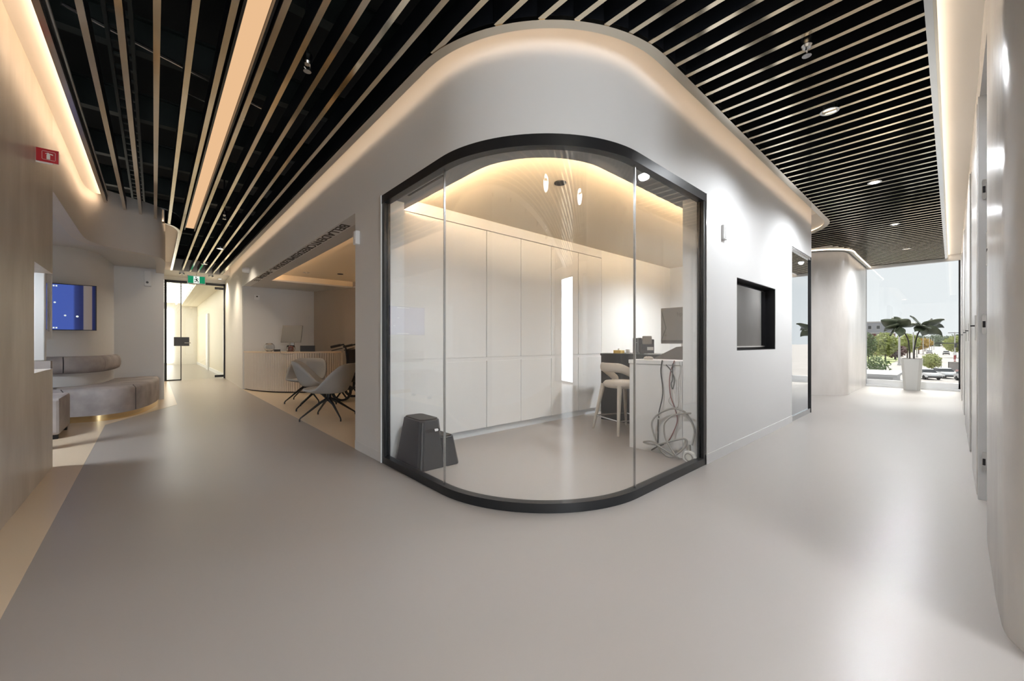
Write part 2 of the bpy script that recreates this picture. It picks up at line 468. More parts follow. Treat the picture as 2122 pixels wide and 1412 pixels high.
# ---- slat ceiling
ceil = sroot('ceiling', 'black ceiling void behind long polished slats')
obj('deck', MB().box(-3, 14, -6.3, 16, 4.1, 4.2), 'deck_black', ceil)
for i in range(14):
    y = -5.2+1.42*i
    m = MB(); m.box(-2.9, 1.9, y-.05, y+.05, 3.62, 3.64); m.box(-2.9, 1.9, y-.008, y+.008, 3.64, 3.9); m.box(-2.9, 1.9, y-.05, y+.05, 3.9, 3.92)
    obj('joist', m, 'joist', ceil)
m = MB()
for s_ in (-.27, -.13):
    m.box(s_-.012, s_+.012, -3, 13.5, 3.50, 3.56)
for i in range(80):
    y = -2.9+.2*i
    m.box(-.27, -.13, y-.02, y+.02, 3.52, 3.54)
obj('cable_tray', m, 'joist', ceil)
obj('conduit', MB().tube([(-.5, 4.3, 3.55), (.9, 4.9, 3.58)], .014, 6), 'steel', ceil)
obj('conduit', MB().tube([(.2, 4.9, 3.5), (.75, 5.35, 3.62)], .008, 6), 'steel', ceil)
for a in ((-3, -2.95, -6.3, 16), (13.6, 13.66, -6.3, 16)):
    obj('void_wall', MB().box(a[0], a[1], a[2], a[3], 3.15, 4.1), 'deck_black', ceil)
obj('void_wall', MB().box(-3, 14, 15.3, 15.35, 3.15, 4.1), 'deck_black', ceil)
obj('void_wall', MB().box(-3, 14, -6.35, -6.3, 3.03, 4.1), 'deck_black', ceil)
def lip_y(x):
    """how far a slat at x may run in +Y before it meets a cove or a wall"""
    if x < -.40: return 7.7
    if x < .12: return spl_y(x)
    if x < .34: return 8.42+(x-.12)*1.9
    if x < 1.36: return 13.85
    if x < 2.56: return 2.48-math.sqrt(max(0, 1.19**2-(2.56-x)**2))
    if x < 7.8: return 1.29
    if x < 8.86: return 2.35-math.sqrt(max(0, 1.06**2-(x-7.8)**2))
    if x < 10.0: return 3.4
    if x < 10.6: return 1.40+.4*(10.6-x)
    return 1.38
def spl_y(x):
    pts = [(-.55, 7.85), (-.3, 8.07), (-.1, 8.2), (.07, 8.38), (.13, 8.45)]
    for (a, b), (c, d) in zip(pts, pts[1:]):
        if a <= x <= c: return b+(d-b)*(x-a)/(c-a)
    return 8.4
xs = [.011-.1645*k for k in (2, 1, 0)] + [.011+.1645, .011+.329] + [.558+.1645*k for k in range(79)]
for x in xs:
    y1 = lip_y(x)
    y0 = .105 if x > 2.35 else -6.25
    if x > 13.5: continue
    L = y1-y0
    m = MB(); m.box(-.017, .017, 0, L, .006, .15, 0); m.box(-.0172, .0172, 0, L, 0, .006, 1)
    o = obj('slat', m, ['slat_side', 'slat_metal'], ceil); o.location = (x, y0, ZS)
# slat field behind the camera on the lobby side of the doors row
obj('lobby_ceiling', MB().box(2.36, 6.0, -6.25, -1.5, ZS, ZS+.05), 'warm_white', ceil)
# recessed linear lamp in the left corridor
lf = thing('linear_lamp', 'long warm linear lamp recessed between the gold slats', 'lamp', (.455, -3.0, 3.06))
obj('housing', MB().box(-.075, -.06, 0, 11.9, 0, .12).box(.06, .075, 0, 11.9, 0, .12).box(-.075, .075, 0, 11.9, .12, .13), 'slat_side', lf)
obj('diffuser', MB().box(-.055, .055, .01, 11.89, .04, .06), 'strip', lf)

# ---- bulkhead over the exit door
bk = struct('ceiling_door_bay', MB().box(.14, 1.66, 13.85, 15.3, ZS, 3.35), 'warm_white', 'white ceiling bay in front of the glass door')
struct('wall_door_head', MB().box(.1, 2.0, 15.2, 15.3, 2.93, ZS), 'warm_white', 'white strip of wall above the glass door')
struct('trim_5', MB().box(-.1, .14, 13.85, 15.3, ZS, 3.35), 'warm_white', 'end cap of the cove beside the glass door')

# ---- left: plaster wall with a corner hatch
lw = sroot('wall_left', 'beige polished plaster wall with a hatch near its end')
m = MB()
m.box(XL-.26, XL, 2.0, 4.61, 0, 3.13); m.box(XL-.26, XL, 4.61, 5.335, 0, .872); m.box(XL-.26, XL, 4.61, 5.335, 1.712, 3.13)
obj('plaster_face', m, 'plaster', lw)
obj('return', MB().box(-2.6, XL-.26, 2.0, 2.2, 0, 3.13), 'plaster', lw)
BH = [(XL, 5.335)] + spline([(XL-.005, 7.2), (-.655, 7.55), (-.545, 7.86), (-.3, 8.07), (-.1, 8.2), (.07, 8.40), (.13, 8.75), (.14, 9.2)], 6) + [(.14, 10.28)]
struct('wall_bulkhead', MB().sweep(BH, 0, .12, 2.45, 3.24), 'plaster_smooth', 'curved plaster bulkhead above the waiting bench', smooth=True, auto=30)
struct('ceiling_alcove', MB().prism(offs(BH, .11)+[(-3.0, 10.28), (-3.0, 5.335)], 2.52, 2.56), 'grey_wall', 'low ceiling over the waiting bench')
DRUM = [(-3.0, 8.80)] + spline([(-1.9, 8.78), (-1.3, 8.75), (-1.0, 8.74), (-.80, 8.84), (-.68, 9.08), (-.60, 9.55), (-.55, 10.28)], 6)
struct('wall_drum', MB().sweep(DRUM, 0, .12, 0, 2.53), 'white_wall', 'rounded white wall that carries the blue screen', smooth=True, auto=30)
struct('wall_alcove', MB().box(-.56, .14, 10.28, 10.42, 0, 2.53), 'white_wall', 'flat white wall behind the end of the bench')
struct('wall_corridor_left', MB().prism([(.14,10.42),(.2,15.2),(-.05,15.2),(-.05,10.42)], 0, 3.24), 'white_wall', 'short corridor wall before the glass door')
struct('wall_alcove_side', MB().box(-3.1, -3.0, 2.2, 10.3, 0, 2.56), 'white_wall', 'far side wall of the waiting alcove')

# ---- lobby behind the camera
lb = sroot('wall_lobby', 'plain walls around the entrance behind the viewer')
obj('side_left', MB().box(-2.7, -2.5, -6.1, 2.2, 0, 4.0), 'warm_white', lb)
obj('side_right', MB().box(6.0, 6.2, -6.1, -1.5, 0, 3.2), 'warm_white', lb)
m = MB()
for a in ((-2.6, -1.45, 0, 3.2), (.25, 1.6, 0, 3.2), (4.6, 6.1, 0, 3.2), (-1.45, .25, 2.9, 3.2), (1.6, 4.6, 2.9, 3.2), (1.6, 4.6, 0, .25)):
    m.box(a[0], a[1], -6.2, -6.05, a[2], a[3])
obj('entrance_wall', m, 'warm_white', lb)
dw = sroot('door_3', 'double glass entrance door behind the viewer')
for k in range(2):
    x0 = -1.42+.83*k
    lf_ = obj('leaf', MB().box(x0+.03, x0+.80, -6.13, -6.118, .06, 2.86), 'door_added_glow', dw)
    fr = MB(); fr.box(x0, x0+.03, -6.15, -6.1, 0, 2.9); fr.box(x0+.80, x0+.83, -6.15, -6.1, 0, 2.9); fr.box(x0, x0+.83, -6.15, -6.1, 0, .06); fr.box(x0, x0+.83, -6.15, -6.1, 2.86, 2.9)
    obj('leaf_frame', fr, 'steel', dw)
    obj('pull_handle', MB().tube([(x0+(.76 if k == 0 else .07), -6.05, .8), (x0+(.76 if k == 0 else .07), -6.05, 1.5)], .014, 8), 'steel', dw)
wl = sroot('window_2', 'wide lobby window behind the viewer')
obj('pane', MB().box(1.65, 4.55, -6.13, -6.118, .3, 2.86), 'window_glass', wl)
fr = MB(); fr.box(1.6, 1.65, -6.15, -6.1, .25, 2.9); fr.box(4.55, 4.6, -6.15, -6.1, .25, 2.9); fr.box(1.6, 4.6, -6.15, -6.1, .25, .3); fr.box(1.6, 4.6, -6.15, -6.1, 2.86, 2.9)
obj('frame', fr, 'steel', wl)
# ---- right: plaster pier, recess with a white jamb, row of flush doors
pier = [(3.44, YR), (2.7, YR+.004), (2.45, YR)] + arc(2.45, -.45, .32, 90, 180, 10)[1:] + [(2.13, -1.5), (3.44, -1.5)]
struct('wall_right', MB().prism(pier, 0, 3.13), 'plaster_light', 'rounded plaster pier at the near end of the door row', smooth=True, auto=35)
rr = sroot('wall_recess', 'shallow recess between the pier and the first door')
obj('recess_back', MB().box(3.44, 4.34, -.95, -.9, 0, 3.13), 'white_wall', rr)
obj('recess_head', MB().box(3.44, 4.34, -.9, YR, 2.83, 3.13), 'plaster_light', rr)
wr = sroot('wall_right_far', 'row of flush plaster doors leading to the window')
obj('plaster_face', MB().box(4.34, 13.6, -.6, YR-.004, 0, 3.13), 'plaster_light', wr)
jb = sroot('trim_6', 'white door jamb with three hinges beside the plaster pier')
obj('jamb', MB().box(4.30, 4.345, -.62, YR+.008, 0, 2.83), 'white_plastic', jb)
for z in (.27, 1.23, 2.17):
    h = obj('hinge', MB().prism([(-.03, -.05), (-.02, -.06), (.02, -.06), (.03, -.05), (.03, .05), (.02, .06), (-.02, .06), (-.03, .05)], 0, .006), 'steel', jb)
    h.matrix_local = Matrix.Translation((4.30, -.150, z)) @ Matrix(((0,0,-1,0),(.35,0,0,0),(0,1.15,0,0),(0,0,0,1)))
    k2 = obj('knuckle', MB().box(4.288, 4.30, -.156, -.143, z-.022, z+.022), 'black', jb)
obj('latch_plate', MB().box(3.436, 3.446, YR-.004, YR+.003, 1.53, 1.72), 'steel', jb)
obj('latch_bolt', MB().box(3.40, 3.437, YR-.006, YR+.002, 1.61, 1.62), 'black', jb)
for i, (x0, x1) in enumerate(((4.40, 5.35), (6.15, 7.05), (7.25, 8.15), (9.15, 10.05), (11.45, 12.4))):
    d = sroot('door_%d' % (4+i), ['first', 'second', 'third', 'fourth', 'fifth'][i]+' flush plaster door from the pier')
    obj('leaf', MB().box(x0, x1, YR-.004, YR+.012, .008, 2.82), 'plaster_light', d, bevel=.004)
    obj('edge_gap', MB().box(x0-.012, x0, YR-.004, YR+.002, 0, 2.83).box(x1, x1+.012, YR-.004, YR+.002, 0, 2.83), 'steel', d)
    hp = obj('handle_plate', MB().box(x0+.05, x0+.09, YR+.012, YR+.018, 1.12, 1.30), 'steel', d)
    obj('lever', MB().box(x0+.06, x0+.08, YR+.018, YR+.04, 1.22, 1.23), 'black', hp)

# ---- rounded plaster volume beside the window
COL = [(13.6, 1.475)] + [(11.3, 1.475)] + arc(11.0, 2.22, .75, -88, -180, 14) + [(10.25, 4.0)]
struct('wall_column', MB().prism(COL+[(13.6, 4.0)], 0, ZS-.02), 'plaster_light', 'rounded plaster wall beside the end window', smooth=True, auto=35)
cvc = sroot('trim_7', 'bright cove edge over the rounded plaster wall')
COLP = [(13.55, 1.40), (11.3, 1.40)] + arc(11.0, 2.22, .83, -88, -180, 14) + [(10.17, 3.6)]
obj('lip', MB().sweep(COLP, 0, -.05, ZS-.012, ZS+.06), 'warm_white', cvc, smooth=True, auto=30)
obj('led_strip', MB().sweep(COLP, .004, .016, ZS-.008, ZS+.004), 'led_right', cvc)
obj('fill', MB().prism(COLP+[(13.55, 3.6)], ZS+.03, ZS+.08), 'warm_white', cvc)
struct('wall_window_left', MB().box(13.55, 13.7, 1.475, 4.0, 0, 3.4), 'white_wall', 'wall return beside the end window')
struct('wall_far_right', MB().box(7.72, 10.3, 3.9, 4.0, 0, 3.2), 'white_wall', 'back wall of the gap beyond the corner room')

# ---- end window
ew = sroot('window_3', 'full height end window over the street')
obj('pane', MB().box(13.62, 13.634, -.13, 1.475, .10, 3.0), 'window_glass', ew)
obj('sill', MB().box(13.5, 13.68, -.13, 1.475, 0, .045), 'white_plastic', ew)
obj('bottom_rail', MB().box(13.60, 13.66, -.13, 1.475, .045, .17), 'white_plastic', ew)
obj('head_rail', MB().box(13.58, 13.68, -.13, 1.475, 2.985, 3.15), 'white_plastic', ew)
obj('side_rail', MB().box(13.6, 13.66, -.14, -.10, .045, 3.0), 'frame_black', ew)
struct('wall_window_right', MB().box(13.55, 13.7, -1.6, -.13, 0, 3.4), 'white_wall', 'wall return right of the end window')

# ---- reception room
rc = sroot('wall_reception', 'walls of the reception room')
obj('back_wall', MB().box(XP+.02, 3.15, 11.25, 11.35, 0, 2.75), 'reception_wall', rc)
obj('curved_wall', MB().sweep(spline([(3.12, 11.25), (3.35, 10.6), (3.6, 9.9), (3.95, 8.6), (4.1, 7.0), (4.1, 4.15)], 6), 0, .1, 0, 2.75), 'reception_brown', rc, smooth=True, auto=30)
rs = sroot('ceiling_reception', 'soffit and warm tray over the reception')
obj('soffit', MB().box(XP+.15, 1.88, 4.15, 11.3, 2.45, 2.48).box(1.88, 4.2, 9.85, 11.3, 2.45, 2.48).box(3.62, 4.2, 4.15, 9.85, 2.45, 2.48).box(1.88, 3.62, 4.15, 4.5, 2.45, 2.48), 'grey_wall', rs)
obj('tray', MB().box(XP+.15, 4.2, 4.15, 11.3, 2.60, 2.64), 'tray_glow_tint', rs)
obj('tray_edge', MB().box(1.86, 3.64, 9.85, 9.87, 2.48, 2.60), 'tray_glow_tint', rs)
m = MB(); m.box(1.76, 1.77, 4.5, 9.9, 2.481, 2.495); m.box(3.80, 3.81, 4.5, 9.9, 2.481, 2.495)
obj('led_strip', m, 'led_recep', rs)
for k in range(3):
    obj('air_slot', MB().box(1.60+.035*k, 1.615+.035*k, 9.85, 10.15, 2.447, 2.451), 'black', rs)
obj('ceiling_speaker', MB().lathe([(.06, 2.59), (.06, 2.60)], (3.0, 8.9, 0), 20), 'black', rs)
def text_obj(name, body, size, mat_, mtx, parent=None, extrude=.002, align='LEFT', spacing=1.0):
    cu = bpy.data.curves.new(name, 'FONT'); cu.body = body; cu.size = size; cu.extrude = extrude; cu.align_x = align; cu.space_character = spacing
    tmp = bpy.data.objects.new('tmp', cu); C.objects.link(tmp)
    bpy.context.view_layer.update()
    me = bpy.data.meshes.new_from_object(tmp.evaluated_get(bpy.context.evaluated_depsgraph_get()))
    bpy.data.objects.remove(tmp); me.materials.clear(); me.materials.append(M[mat_])
    me.name = name
    o = bpy.data.objects.new(name, me); C.objects.link(o)
    if parent: o.parent = parent
    o.matrix_local = mtx
    return o
def fit(o, length):
    xsz = max(v.co.x for v in o.data.vertices)-min(v.co.x for v in o.data.vertices)
    return length/xsz
sg = thing('soffit_lettering', 'dark lettering on the soffit above the reception opening', 'lettering', (1.575, 4.62, 2.447))
for body, y, L in (('BELLADENTCREEDESSMILESDESIGN,', 0, 3.72), ('-', 3.84, .06), ('SMILEBAR', 4.0, 1.08)):
    o = text_obj('word', body, .15, 'letter', Matrix.Identity(4), sg)
    k = fit(o, L)
    # text right -> +Y, text up -> +X, face down
    o.matrix_local = Matrix.Translation((0, y, 0)) @ Matrix(((0, 1, 0, 0), (k, 0, 0, 0), (0, 0, -1, 0), (0, 0, 0, 1)))

# ---- corridor beyond the glass exit door
fc = sroot('wall_far_corridor', 'cream corridor seen through the glass door')
obj('right_wall', MB().box(1.66, 1.8, 15.3, 26.5, 0, 3.6), 'cream_wall', fc)
obj('left_wall', MB().box(-2.2, -2.1, 15.3, 26.5, 0, 3.6), 'cream_wall', fc)
obj('end_wall', MB().box(-2.2, 1.8, 26.4, 26.5, 0, 3.6), 'warm_white', fc)
obj('baseboard', MB().box(1.64, 1.66, 15.3, 26.4, 0, .12), 'white_plastic', fc)
obj('soffit', MB().box(1.0, 1.66, 15.3, 26.4, 2.98, 3.05), 'cream_wall', fc)
obj('deck', MB().box(-2.2, 1.8, 15.3, 26.5, 3.6, 3.7), 'cream_wall', fc)
obj('door_panel', MB().box(1.60, 1.66, 20.2, 21.0, 0, 2.3), 'white_plastic', fc)
g1 = None
for i in range(12):
    y = 15.9+.85*i
    if g1 is None: g1 = obj('grid_bar', MB().box(-2.1, 1.0, -.04, .04, 0, .06), 'grid_lamp', fc); g1.location = (0, y, 3.05)
    else: share('grid_bar', g1, fc, (0, y, 3.05))
g2 = None
for i in range(7):
    x = -1.7+.42*i
    if g2 is None: g2 = obj('grid_rail', MB().box(-.03, .03, 15.4, 26.3, 0, .05), 'grid_lamp', fc); g2.location = (x, 0, 3.05)
    else: share('grid_rail', g2, fc, (x, 0, 3.05))
ld = thing('wall_light_panel', 'glowing white window wall at the far corridor', 'light', (-1.0, 26.3, 1.5))
obj('panel', MB().box(-1.0, 1.7, 0, .05, -1.4, 1.3), 'grid_lamp', ld)

# ---- glass exit door
ed = sroot('door_1', 'black framed glass door under the exit sign')
obj('post', MB().box(.21, .265, 15.17, 15.25, 0, 2.93), 'frame_black', ed)
obj('post', MB().box(1.60, 1.65, 15.17, 15.25, 0, 2.93), 'frame_black', ed)
obj('head', MB().box(.21, 1.65, 15.17, 15.25, 2.86, 2.93), 'frame_black', ed)
obj('mullion', MB().box(.57, .592, 15.18, 15.24, 0, 2.86), 'frame_black', ed)
obj('side_pane', MB().box(.265, .57, 15.2, 15.212, .02, 2.86), 'window_glass', ed)
obj('side_pane_rail', MB().box(.265, .57, 15.18, 15.24, 0, .03), 'frame_black', ed)
leaf = obj('leaf', MB().box(.60, 1.595, 15.2, 15.212, .01, 2.85), 'window_glass', ed)
obj('patch_fitting', MB().box(1.38, 1.60, 15.18, 15.23, .04, .11), 'frame_black', leaf)
obj('patch_fitting', MB().box(1.38, 1.60, 15.18, 15.23, 2.75, 2.82), 'frame_black', leaf)
lk = obj('lock_case', MB().box(.42, .77, 15.16, 15.24, 1.01, 1.27), 'plastic_black', leaf, bevel=.006)
obj('lever', MB().tube([(.66, 15.15, 1.10), (.66, 15.10, 1.10), (.80, 15.10, 1.10)], .012, 8), 'steel', lk)

# ================================================================== THINGS
# ---- exit sign and heads
t = thing('exit_sign', 'green running figure exit sign hung above the glass door', 'sign', (.865, 14.0, 2.73))
obj('housing', MB().box(-.20, .20, 0, .035, 0, .235), 'white_plastic', t, bevel=.006)
obj('green_face', MB().box(-.182, .182, -.004, 0, .022, .213), 'sign_green', t)
obj('white_field', MB().box(-.065, .065, -.007, -.004, .022, .213), 'sign_lit', t)
man = MB()
for p, r in (([(-.01, 0, .135), (.012, 0, .085)], .017), ([(.012, 0, .085), (.04, 0, .062), (.03, 0, .03)], .010), ([(.012, 0, .085), (-.015, 0, .06), (-.045, 0, .045)], .010),
             ([(-.01, 0, .135), (-.04, 0, .115), (-.03, 0, .09)], .008), ([(-.01, 0, .135), (.025, 0, .14), (.045, 0, .12)], .008)):
    man.tube([(x, -.009, z+.01) for x, y, z in p], r, 6)
man.sphere((-.012, -.009, .185), (.017, .006, .017), 10)
obj('running_figure', man, 'sign_dark', t)
obj('hanger', MB().tube([(0, .017, .235), (0, .017, .30)], .01, 6), 'steel', t)
for nm, x in (('paired emergency lamp left of the exit sign', .55), ('paired emergency lamp right of the exit sign', 1.18)):
    q = thing('emergency_lamp', nm, 'lamp', (x, 14.0, 2.98), group='emergency lamps beside the exit sign')
    obj('bracket', MB().box(-.05, .05, -.02, .02, .02, .05), 'white_plastic', q)
    for s_ in (-.04, .04):
        obj('head', MB().lathe([(.018, -.03), (.03, 0), (.03, .012)], (s_, -.02, .0), 12, axis='y'), 'chrome', q, smooth=True, auto=40)

# ---- fire extinguisher flag sign on the plaster wall (its face looks down the corridor)
t = thing('fire_extinguisher_sign', 'red fire extinguisher sign on the plaster wall', 'sign', (XL, 4.66, 2.54))
obj('plate', MB().box(.002, .116, -.005, .001, -.05, .05), 'sign_red', t)
obj('backing', MB().box(.0, .118, .001, .004, -.052, .052), 'sign_white', t)
ring = [(.032, -.028), (.036, -.032), (.096, -.032), (.100, -.028), (.100, .028), (.096, .032), (.036, .032), (.032, .028), (.032, -.028)]
obj('outline', MB().tube([(x, -.0055, z) for x, z in ring], .0012, 4), 'sign_white', t)
ex = MB(); ex.prism([(.055, -.027), (.073, -.027), (.073, .006), (.068, .012), (.066, .022), (.058, .022), (.058, .012), (.055, .006)], 0, .002)
ex.prism([(.066, .018), (.086, .016), (.089, .008), (.084, .008), (.066, .013)], 0, .002)
ex.prism([(.049, .016), (.058, .019), (.058, .015), (.049, .012)], 0, .002)
o = obj('extinguisher_mark', ex, 'sign_white', t)
o.matrix_local = Matrix(((1,0,0,0),(0,0,-1,-.005),(0,1,0,0),(0,0,0,1)))
obj('bracket', MB().box(.0, .085, -.002, .006, -.062, -.052), 'sign_white', t)

# ---- white partition seen through the hatch
t = thing('partition_panel', 'tall white lit panel seen through the wall hatch', 'panel', (0, 0, 0))
obj('panel', MB().box(-.905, -.825, 6.18, 6.24, .915, 1.87), 'white_plastic', t, bevel=.01)
obj('frame', MB().box(-.822, -.79, 6.24, 6.27, 1.14, 1.80), 'white_plastic', t)
obj('frame_slot', MB().box(-.815, -.805, 6.236, 6.24, 1.22, 1.72), 'steel', t)
obj('plinth', MB().box(-.93, -.79, 6.18, 6.28, 0, .915), 'velvet', t)

# ---- waiting bench
FRONT = spline([(-1.75, 8.12), (-1.3, 8.10), (-.957, 8.06), (-.60, 7.99), (-.40, 8.06), (-.25, 8.24), (-.10, 8.62), (0, 9.1), (.055, 9.6), (.07, 10.24)], 8)
def split(path, cut):
    segs = []; cur = [path[0]]; k = 0
    for p in path[1:]:
        cur.append(p)
        if k < len(cut) and cut[k](p): segs.append(cur); cur = [p]; k += 1
    segs.append(cur); return segs
bench = thing('waiting_bench', 'curved grey velvet bench with a brass plinth beneath the blue screen', 'bench', (0, 0, 0))
back_pts = DRUM
for i, seg in enumerate(split(FRONT, [lambda p: p[0] > -.93, lambda p: p[1] > 8.28 and p[0] > -.24])):
    inner = []
    for p in seg:   # matching points on the drum wall / flat wall
        x, y = p
        if x < -.97: q = (x, 8.72)
        else:
            u = min(1, max(0, (y-8.0)/2.2)); u = u if x > -.55 else 0
            best = min(DRUM, key=lambda d: (d[0]-x+.25)**2+(d[1]-y-.35)**2)
            q = (best[0]+.012, best[1]-.012)
        inner.append(q)
    n = len(seg)
    rows = []   # cross-section from the back edge to the front foot, with a soft top edge
    prof = [(0, .455), (.55, .468), (.86, .468), (.96, .455), (1.0, .42), (1.0, .25), (1.0, .085), (.94, .08)]
    v = []
    for a, b in zip(inner, seg):
        for s_, z in prof: v.append((a[0]+(b[0]-a[0])*s_, a[1]+(b[1]-a[1])*s_, z))
        v.append((a[0], a[1], .08))
    K = len(prof)+1; f = []
    for j in range(n-1):
        for k in range(K): f.append((j*K+k, j*K+(k+1)%K, (j+1)*K+(k+1)%K, (j+1)*K+k))
    f.append(tuple(range(K))); f.append(tuple(range((n-1)*K, n*K)))
    obj('seat_cushion', MB().add(v, f), 'velvet', bench, smooth=True, auto=50)
    if i > 0:
        p = seg[0]
        obj('seam', MB().tube([(p[0], p[1]-.003, .09), (p[0], p[1]-.003, .42), (p[0]-.03, p[1]+.03, .462)], .006, 6), 'velvet_seam', bench)
obj('brass_plinth', MB().sweep(FRONT, .012, .04, 0, .085), 'brass', bench, smooth=True, auto=30)
obj('inner_plinth', MB().sweep(FRONT, .05, .30, 0, .082), 'black', bench)
BK = DRUM[1:]
BKS = [p for p in BK if p[1] < 10.05 and p[0] > -1.75]
bsegs = split(BKS, [lambda p: p[0] > -1.02, lambda p: p[1] > 9.0])
for i, seg in enumerate(bsegs):
    prof = [(-.005, .66), (-.06, .645), (-.105, .67), (-.125, .73), (-.125, .82), (-.10, .875), (-.05, .90), (-.005, .89)]
    cols = [offs(seg, d) for d, z in prof]
    n = len(seg); K = len(prof); v = []; f = []
    for j in range(n):
        for k in range(K): v.append((*cols[k][j], prof[k][1]))
    for j in range(n-1):
        for k in range(K): f.append((j*K+k, j*K+(k+1)%K, (j+1)*K+(k+1)%K, (j+1)*K+k))
    f.append(tuple(range(K))); f.append(tuple(range((n-1)*K, n*K)))
    mb = MB().add(v, f)
    if i == len(bsegs)-1:
        e = offs(seg, -.06)[-1]
        mb.sphere((e[0]+.0, e[1]+.0, .775), (.07, .10, .125), 16)
    obj('backrest', mb, 'velvet', bench, smooth=True, auto=60)
ot = thing('ottoman', 'grey velvet ottoman showing past the plaster wall end', 'ottoman', (-1.16, 7.2, 0))
obj('cushion', MB().box(-.36, .36, -.38, .36, .05, .47), 'velvet', ot, bevel=.03)
for sx in (-.28, .31):
    for sy in (-.33, .3):
        obj('foot', MB().box(sx-.03, sx+.03, sy-.03, sy+.03, 0, .05), 'black', ot)

# ---- blue screen on the drum wall
t = thing('wall_screen', 'wide blue screen on the rounded white wall', 'screen', (-1.205, 8.655, 1.62))
obj('panel', MB().box(-.545, .545, -.012, -.008, -.325, .33), 'screen_blue', t)
obj('bezel', MB().box(-.555, .555, -.008, .03, -.335, .34), 'black', t)
obj('mount', MB().box(-.5, .35, .03, .10, -.25, .25), 'white_plastic', t)
d1 = None
for r_, z in ((0, .305), (1, -.30)):
    for i in range(12):
        m = MB().box(.0-.008, .008, -.0145, -.012, -.010, .010)
        if d1 is None: d1 = obj('caption_mark', m, 'sign_lit', t); d1.location = (-.13+.026*i, 0, z)
        else: share('caption_mark', d1, t, (-.13+.026*i, 0, z))
for x, z, a, b in ((.14, .065, .07, .012), (.24, -.12, .03, .012), (.36, -.13, .05, .014)):
    obj('glint', MB().lathe([(b, -.0145), (b*.6, -.012)], (x, 0, z), 12, axis='y'), 'sign_lit', t)

# ---- recessed screen on the pod
t = thing('recessed_screen', 'dark glossy screen sunk into the white pod wall', 'screen', (5.10, YP+.085, 1.40))
obj('panel', MB().box(-.60, .60, -.004, 0, -.335, .335), 'screen_black', t)
obj('casing', MB().box(-.605, .605, 0, .035, -.34, .34), 'plastic_black', t)
obj('mount', MB().box(-.3, .3, .035, .045, -.2, .2), 'black', t)
obj('lower_strip', MB().box(-.60, .60, -.006, 0, -.35, -.335), 'steel', t)

# ---- small wall devices
def wallbox(name, label, cat, loc, size, axis):
    t_ = thing(name, label, cat, loc)
    a, b, c = size
    if axis == 'x':
        obj('case', MB().box(-c, 0, -a/2, a/2, -b/2, b/2), 'white_plastic', t_, bevel=.008)
        obj('lens', MB().box(-c-.003, -c, -a*.25, a*.25, -b*.12, b*.38), 'sign_white', t_)
    else:
        obj('case', MB().box(-a/2, a/2, -c, 0, -b/2, b/2), 'white_plastic', t_, bevel=.008)
        obj('lens', MB().box(-a*.2, a*.2, -c-.003, -c, -b*.38, b*.38), 'sign_white', t_)
    return t_
wallbox('motion_sensor', 'white motion sensor on the pier left of the glass', 'sensor', (XP, 4.06, 2.17), (.075, .14, .045), 'x')
wallbox('chime_box', 'small white box high on the wall right of the glass', 'sensor', (4.10, YP, 2.17), (.085, .14, .028), 'y')
t = thing('thermostat', 'square white thermostat on the reception back wall', 'thermostat', (1.84, 11.25, 2.2))
obj('plate', MB().box(-.055, .055, -.012, 0, -.06, .06), 'white_plastic', t, bevel=.004)
obj('dial', MB().lathe([(.018, -.022), (.018, -.012)], (0, 0, .02), 14, axis='y'), 'cabinet_gap', t)
t = thing('wall_camera', 'white camera on a bracket on the alcove wall', 'camera', (-.10, 10.28, 2.44))
obj('bracket', MB().box(-.09, .06, -.06, 0, .02, .05), 'white_plastic', t, bevel=.005)
obj('body', MB().box(-.045, .06, -.14, -.03, -.27, .03), 'white_plastic', t, bevel=.015)
obj('lens', MB().lathe([(.02, -.147), (.02, -.14)], (0, 0, -.2), 14, axis='y'), 'plastic_black', t)
t = thing('dome_camera', 'white dome camera on the fascia above the reception', 'camera', (XP, 10.4, 2.70))
obj('base', MB().lathe([(.075, -.015), (.075, 0)], (0, 0, 0), 20, axis='x'), 'white_plastic', t)
obj('dome', MB().lathe([(.03, -.13), (.052, -.115), (.062, -.08), (.066, -.015)], (0, 0, 0), 20, axis='x'), 'white_plastic', t, smooth=True, auto=40)

# ---- sprinklers and downlights
def sprinkler(loc, label):
    t_ = thing('sprinkler', label, 'sprinkler', loc)
    obj('pipe', MB().tube([(0, 0, .06), (0, 0, .55)], .013, 8), 'black', t_)
    obj('body', MB().lathe([(.012, .09), (.03, .075), (.034, .05), (.026, .02), (.03, .01), (.022, -.005)], (0, 0, 0), 14), 'steel', t_, smooth=True, auto=40)
    obj('frame_arm', MB().tube([(-.018, 0, 0), (-.02, 0, -.03), (0, 0, -.05)], .004, 6).tube([(.018, 0, 0), (.02, 0, -.03), (0, 0, -.05)], .004, 6), 'chrome', t_)
    obj('deflector', MB().lathe([(.026, -.056), (.026, -.052)], (0, 0, 0), 14), 'chrome', t_)
    return t_
sprinkler((.805, 3.06, 3.08), 'chrome sprinkler head between gold slats near the left corridor')
sprinkler((3.068+.02, .62, 2.985), 'dark sprinkler head below the slats over the right corridor')
sprinkler((.80, 7.5, 3.06), 'small sprinkler farther along the left corridor ceiling')
def downlight(loc, label, energy, group=None, col=(1, .93, .84), angle=130, size=.08):
    t_ = thing('downlight', label, 'downlight', loc, group=group)
    obj('ring', MB().lathe([(.05, .0), (.066, .0), (.066, .03), (.05, .03), (.05, .0)], (0, 0, 0), 20, cap=False), 'steel', t_, smooth=True, auto=40)
    obj('lens', MB().lathe([(.045, .018), (.045, .024)], (0, 0, 0), 20), 'downlight_lens', t_)
    lamp_spot('beam', (0, 0, -.01), energy, t_, angle, .7, col, size)
    return t_
DAY = (.93, .965, 1)
